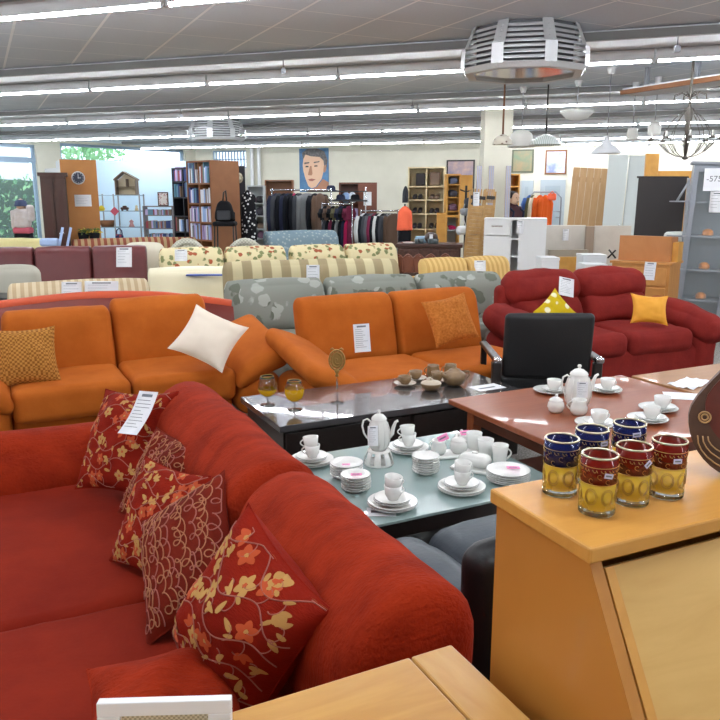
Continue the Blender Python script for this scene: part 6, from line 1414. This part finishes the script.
# ================================================================ things hanging from the ceiling
shd = mat('white lamp shade', (232, 230, 224), .5); alu = mat('brushed white aluminium', (206, 208, 210), .35, .3); wirem = mat('dark iron', (92, 86, 80), .5, .3)
def heater(name, label, px, py, t_, rz):
    p = at(px, py, t_); t = thing(name, label, 'air heater', (p.x, p.y, CEIL), rz)
    n = 8; Rr = .50; hh_ = .36
    def octo(r, off=math.pi / 8): return [(r * math.cos(off + 2 * math.pi * i / n), r * math.sin(off + 2 * math.pi * i / n)) for i in range(n)]
    mb = MB(); mb.prism(octo(Rr * .82), -hh_ + .05, -.001, 'z'); mb.build('core', mat('dark heater core', (96, 98, 102), .6), t)
    mb = MB()
    for j in range(8):
        r0 = Rr * (.88 + .12 * min(1, j / 4)); z = -.03 - j * .04
        a, b = octo(r0), octo(r0 + .018)
        for i in range(n): i2 = (i + 1) % n; mb.add([(a[i][0], a[i][1], z), (a[i2][0], a[i2][1], z), (b[i2][0], b[i2][1], z - .02), (b[i][0], b[i][1], z - .02), (a[i][0], a[i][1], z - .006), (a[i2][0], a[i2][1], z - .006), (b[i2][0], b[i2][1], z - .026), (b[i][0], b[i][1], z - .026)], [(0, 1, 2, 3), (7, 6, 5, 4), (3, 2, 6, 7), (1, 0, 4, 5)], 0, False)
    mb.build('louvres', alu, t)
    for i in range(n):
        mb = MB(); a = math.pi / 8 + 2 * math.pi * i / n; T = TR((0, 0, 0), 0, 0, a)
        mb.add([(Rr * .86, -.045, 0), (Rr * .86, .045, 0), (Rr * 1.0, .05, -.17), (Rr * 1.0, -.05, -.17), (Rr * 1.05, .05, -.18), (Rr * 1.05, -.05, -.18), (Rr * 1.05, .05, -hh_ + .03), (Rr * 1.05, -.05, -hh_ + .03)], [(0, 1, 2, 3), (3, 2, 4, 5), (5, 4, 6, 7)], 0, False, T)
        mb.build('corner_panel', alu, t)
    mb = MB(); o1, o2, i1 = octo(Rr * 1.06), octo(Rr * 1.0), octo(Rr * .86)
    vs = [(x, y, -hh_ + .04) for x, y in o1] + [(x, y, -hh_) for x, y in o2] + [(x, y, -hh_) for x, y in i1] + [(x, y, -hh_ + .02) for x, y in i1]
    mb.add(vs, [(q * n + i, q * n + (i + 1) % n, (q + 1) * n + (i + 1) % n, (q + 1) * n + i) for q in range(3) for i in range(n)], 0, False); mb.build('bottom_ring', alu, t)
    mb = MB(); mb.prism(octo(Rr * .855), -hh_ + .02, -hh_ + .03, 'z'); mb.build('mirror_plate', mat('polished heater underside', (214, 206, 196), .12, 1), t)
heater('air_heater', 'big octagonal white louvred ceiling heater in the upper right', 526, 22, 6.15, RC - R(12))
heater('air_heater', 'small looking octagonal louvred ceiling heater far back on the left', 216, 120, 13.6, RC + R(20))
# sensors / spot hangers on the rails
for k, (px, py) in enumerate(((6, 78), (286, 62), (185, 106), (411, 98), (665, 42), (333, 122))):
    D = (6.905, 6.905, 10.225, 10.225, 6.905, 13.425)[k]; d = ray(px, 195); s = None
    den = (d.x + d.y) * S2; q = D / den; pos = Vector((d.x * q, d.y * q, 0))
    t = thing('rail_hook', 'small grey hook hanging from the ceiling rail, %s' % ('far left above the window side', 'nearest rail, left of the octagonal heater', 'on the second rail above the beech wardrobe', 'on the second rail above the pillar side', 'nearest rail, right of the heater', 'on the third rail near the man poster')[k], 'hook', (pos.x, pos.y, 2.835), RC)
    mb = MB(); mb.tube([(0, 0, 0), (0, 0, -.07)], .006, 6); mb.box(-.022, .022, -.015, .015, -.12, -.07); mb.build('hook_body', greymetal, t)
# white soffit with wooden edge on the right
p0 = onz(622, 95, 2.655); p1 = onz(765, 74, 2.655)
t = thing('hanging_board', 'long wooden edged white board under the ceiling above the chandelier', 'board', (0, 0, 0))
dv = Vector((p1.x - p0.x, p1.y - p0.y, 0)); Ln = dv.length; an = math.atan2(dv.y, dv.x); T = TR((p0.x, p0.y, 0), 0, 0, an)
mb = MB(); mb.box(0, Ln, 0, .35, 2.66, 2.72, 0, T); mb.build('white_board', panelm, t)
mb = MB(); mb.box(0, Ln, -.03, -.001, 2.655, 2.70, 0, T); mb.build('wooden_edge', mwood, t)
for x in (.2, Ln * .5, Ln - .2): mb = MB(); mb.box(x - .02, x + .02, .12, .16, 2.721, CEIL - .001, 0, T); mb.build('hanger', greymetal, t)
# pendant lamps
def pend(name, label, px, py0, t_, prof, mt_, n=28, rod=.006, rodm=None, cap=True, cordtop=CEIL - .001, slats=0):
    """lamp whose shade rim sits at image height py0; profile from rim (z 0) upwards"""
    p = at(px, py0, t_); t = thing(name, label, 'pendant lamp', (p.x, p.y, p.z), RC)
    mb = MB(); pr = prof + [(r - .004, z) for r, z in prof[::-1] if r > .006]; mb.lathe(pr, n); mb.build('shade', mt_, t)
    top = prof[-1][1]
    mb = MB(); mb.tube([(0, 0, top - .01), (0, 0, cordtop - p.z)], rod, 6); mb.build('cord', rodm or greymetal, t)
    if cap: mb = MB(); mb.lathe([(0.03, cordtop - p.z - .07), (.05, cordtop - p.z), (0, cordtop - p.z)], 16); mb.build('ceiling_cap', whitelac, t)
    mb = MB(); mb.lathe([(0, .0), (.025, .02), (.02, .06), (0, .07)], 12, 0, None, (0, 0, max(0, top - .09))); mb.build('bulb', mat('unlit opal bulb', (235, 235, 230), .3), t)
    return t, p
cone = [(.16, 0), (.155, .012), (.06, .10), (.035, .13), (.03, .17), (.012, .19)]
pend('pendant_lamp', 'metallic cone shaped pendant lamp above the pine plank door', 606, 153.5, 8.2, [(r * 1.0, z) for r, z in cone], mat('silver metal shade', (226, 228, 232), .35, .4))
pend('pendant_lamp', 'plain white bell shaped pendant lamp right of the pillar', 521, 147, 9.6, [(.17, 0), (.16, .05), (.13, .16), (.08, .2), (.02, .21)], shd)
pend('pendant_lamp', 'broad fluted glass pendant lamp with a black canopy rod', 545.5, 145, 9.4, [(.2, -.0), (.19, .03), (.12, .09), (.03, .13)], mat('ribbed pale glass', (200, 210, 205), .3, c2=(235, 240, 238), sc=14, tex='stripe'), rod=.010, rodm=dark, cap=False)
pend('pendant_lamp', 'small patterned ornate lamp hanging before the pillar', 502.5, 144.5, 9.3, [(.12, 0), (.115, .04), (.08, .09), (.02, .12)], mat('amber dotted shade', (224, 216, 200), .5, c2=(110, 74, 48), sc=16, tex='spots'), rod=.012, rodm=mat('copper rod', (130, 88, 60), .4, .5), cap=False)
pend('pendant_lamp', 'small white drum pendant lamp left of the chandelier', 632, 139.5, 9.2, [(.075, 0), (.055, .13), (.01, .135)], shd)
pend('pendant_lamp', 'white drum lamp nearest to the chandelier', 654, 135, 8.8, [(.07, 0), (.075, .1), (.05, .14), (.01, .15)], shd)
pend('pendant_lamp', 'round white glass bowl lamp close under the ceiling', 577, 113, 9.0, [(.02, -.09), (.12, -.065), (.19, -.0), (.2, .03), (.05, .035)], mat('milky bowl glass', (232, 234, 232), .3))
# chandelier
p = at(685, 158, 7.3); t = thing('chandelier', 'dark iron chandelier with many curved arms in front of the display cabinet', 'chandelier', p, RC)
hc = CEIL - .001 - p.z
mb = MB(); mb.tube([(0, 0, 0), (0, 0, hc)], .010, 8); mb.lathe([(0, -.02), (.02, -.01), (.02, .01), (0, .02)], 12); mb.lathe([(.008, .22), (.02, .25), (.018, .32), (.03, .40), (.012, .47)], 14); mb.build('stem', wirem, t)
for k in range(10):
    a = 2 * math.pi * k / 10; ca, sa = math.cos(a), math.sin(a)
    q = [(0.0, 0), (.07, .02), (.13, .06), (.175, .12), (.20, .165), (.235, .185), (.262, .17)]
    mb = MB(); mb.tube([(r * ca, r * sa, z) for r, z in q], .0032, 6); mb.tube([(r * ca, r * sa, z) for r, z in ((.02, .46), (.10, .36), (.155, .25), (.17, .15), (.12, .06))], .0026, 6)
    mb.cyl(.25 * ca, .25 * sa, .165, .185, .018, 10); ar = mb.build('arm', wirem, t)
    mb = MB(); mb.cyl(.25 * ca, .25 * sa, .186, .235, .008, 8); mb.build('candle', shd, ar)
    mb = MB(); mb.lathe([(0, -.03), (.008, -.015), (0, 0)], 8, 0, None, (.26 * ca, .26 * sa, .148)); mb.build('crystal_drop', mat('crystal', (235, 240, 245), .05, trans=.8), ar)
mb = MB()
for k in range(8): a = 2 * math.pi * k / 8; mb.tube([(.01 * math.cos(a), .01 * math.sin(a), .56), (.06 * math.cos(a), .06 * math.sin(a), .60), (.11 * math.cos(a), .11 * math.sin(a), .575), (.115 * math.cos(a), .115 * math.sin(a), .52)], .003, 5)
mb.build('upper_scrolls', wirem, t); t.scale = (1.35, 1.35, 1)

# ================================================================ outside the windows
grass = mat('outdoor pavement', (150, 156, 150), .9)
mb = MB(); mb.box(-40, 30, 0, 45, -.15, -.101); gnd = struct(mb.build('ground', grass, None, (A0.x, A0.y, 0), angA))
leafm = mat('hedge leaf', (84, 150, 90), .7); leafm2 = mat('pale hedge leaf', (150, 205, 140), .7)
rnd = random.Random(8); mb = MB()
ca, sa = math.cos(angA), math.sin(angA)
for k in range(5200):
    x = rnd.uniform(3, 15.5); z = rnd.uniform(0, 2.3) + .2 * math.sin(x * 3); y = 2.2 + rnd.uniform(0, .7); s = rnd.uniform(.04, .09)
    T = TR((x, y, z), rnd.uniform(-1.5, 1.5), rnd.uniform(-1.5, 1.5), rnd.uniform(0, 6.28)); mb.add([(0, -s * .5, 0), (s, 0, s * .2), (0, s * .5, 0), (-s, 0, 0)], [(0, 1, 2, 3)], 0 if rnd.random() < .6 else 1, True, T)
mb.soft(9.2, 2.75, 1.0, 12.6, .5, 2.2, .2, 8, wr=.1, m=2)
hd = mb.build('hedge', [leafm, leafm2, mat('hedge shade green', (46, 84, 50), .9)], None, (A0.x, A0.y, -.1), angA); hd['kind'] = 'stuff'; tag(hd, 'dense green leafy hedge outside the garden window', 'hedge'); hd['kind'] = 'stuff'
t = thing('white_van', 'white walled building seen over the hedge through the upper window panes', 'building', (A0.x - sa * 9, A0.y + ca * 9, -.1), angA)
t.name = 'neighbour_building'
mb = MB(); mb.box(-8, 14, 0, 4, 0, 3.4); mb.build('facade', mat('white render', (230, 232, 234), .8), t)
mb = MB()
for x in range(-7, 13, 3): mb.box(x, x + 1.6, -.03, -.001, 1.6, 2.8)
mb.build('window_strip', mat('bluish window', (120, 140, 170), .2), t)
rnd = random.Random(9); mb = MB()
for k in range(1600):
    a = rnd.uniform(0, 6.28); r_ = rnd.uniform(0, 1.3); x = r_ * math.cos(a); y = r_ * math.sin(a) * .7; z = 3.1 + rnd.uniform(-1, 1) * math.sqrt(max(0, 1.69 - r_ * r_)); s = rnd.uniform(.06, .13)
    T = TR((x, y, z), rnd.uniform(-1.5, 1.5), rnd.uniform(-1.5, 1.5), a); mb.add([(0, -s * .5, 0), (s, 0, 0), (0, s * .5, 0), (-s, 0, 0)], [(0, 1, 2, 3)], 0, True, T)
tr_ = thing('garden_tree', 'round green tree outside behind the upper window strip', 'tree', (A0.x + ca * 14.5 - sa * 6, A0.y + sa * 14.5 + ca * 6, -.1), angA)
mb.build('crown', leafm2, tr_); mb = MB(); mb.tube([(0, 0, 0), (.05, 0, 1.2), (0, 0, 2.6)], [.12, .09, .05], 8); mb.build('trunk', mwood, tr_)
# ================================================================ light and camera
w = bpy.data.worlds.new('daylight'); bpy.context.scene.world = w; w.use_nodes = True
bg_ = w.node_tree.nodes['Background']; bg_.inputs[0].default_value = (.75, .87, 1, 1); bg_.inputs[1].default_value = 3.2
cd = bpy.data.cameras.new('camera'); cam = bpy.data.objects.new('camera', cd); C.objects.link(cam)
cd.sensor_width = 36; cd.sensor_height = 36; cd.lens = 36 * F / 720; cd.clip_start = .05; cd.clip_end = 200
cam.location = (0, 0, H); cam.rotation_euler = (math.pi / 2 - TH, 0, -YAW)
sc_ = bpy.context.scene; sc_.camera = cam
sc_.view_settings.view_transform = 'Standard'; sc_.view_settings.look = 'None'; sc_.view_settings.gamma = 1; sc_.view_settings.exposure = EXPO; sc_.view_settings.use_curve_mapping = False
sc_.cycles.use_denoising = True; sc_.cycles.max_bounces = 8; sc_.cycles.caustics_reflective = False; sc_.cycles.caustics_refractive = False; sc_.cycles.sample_clamp_indirect = 4
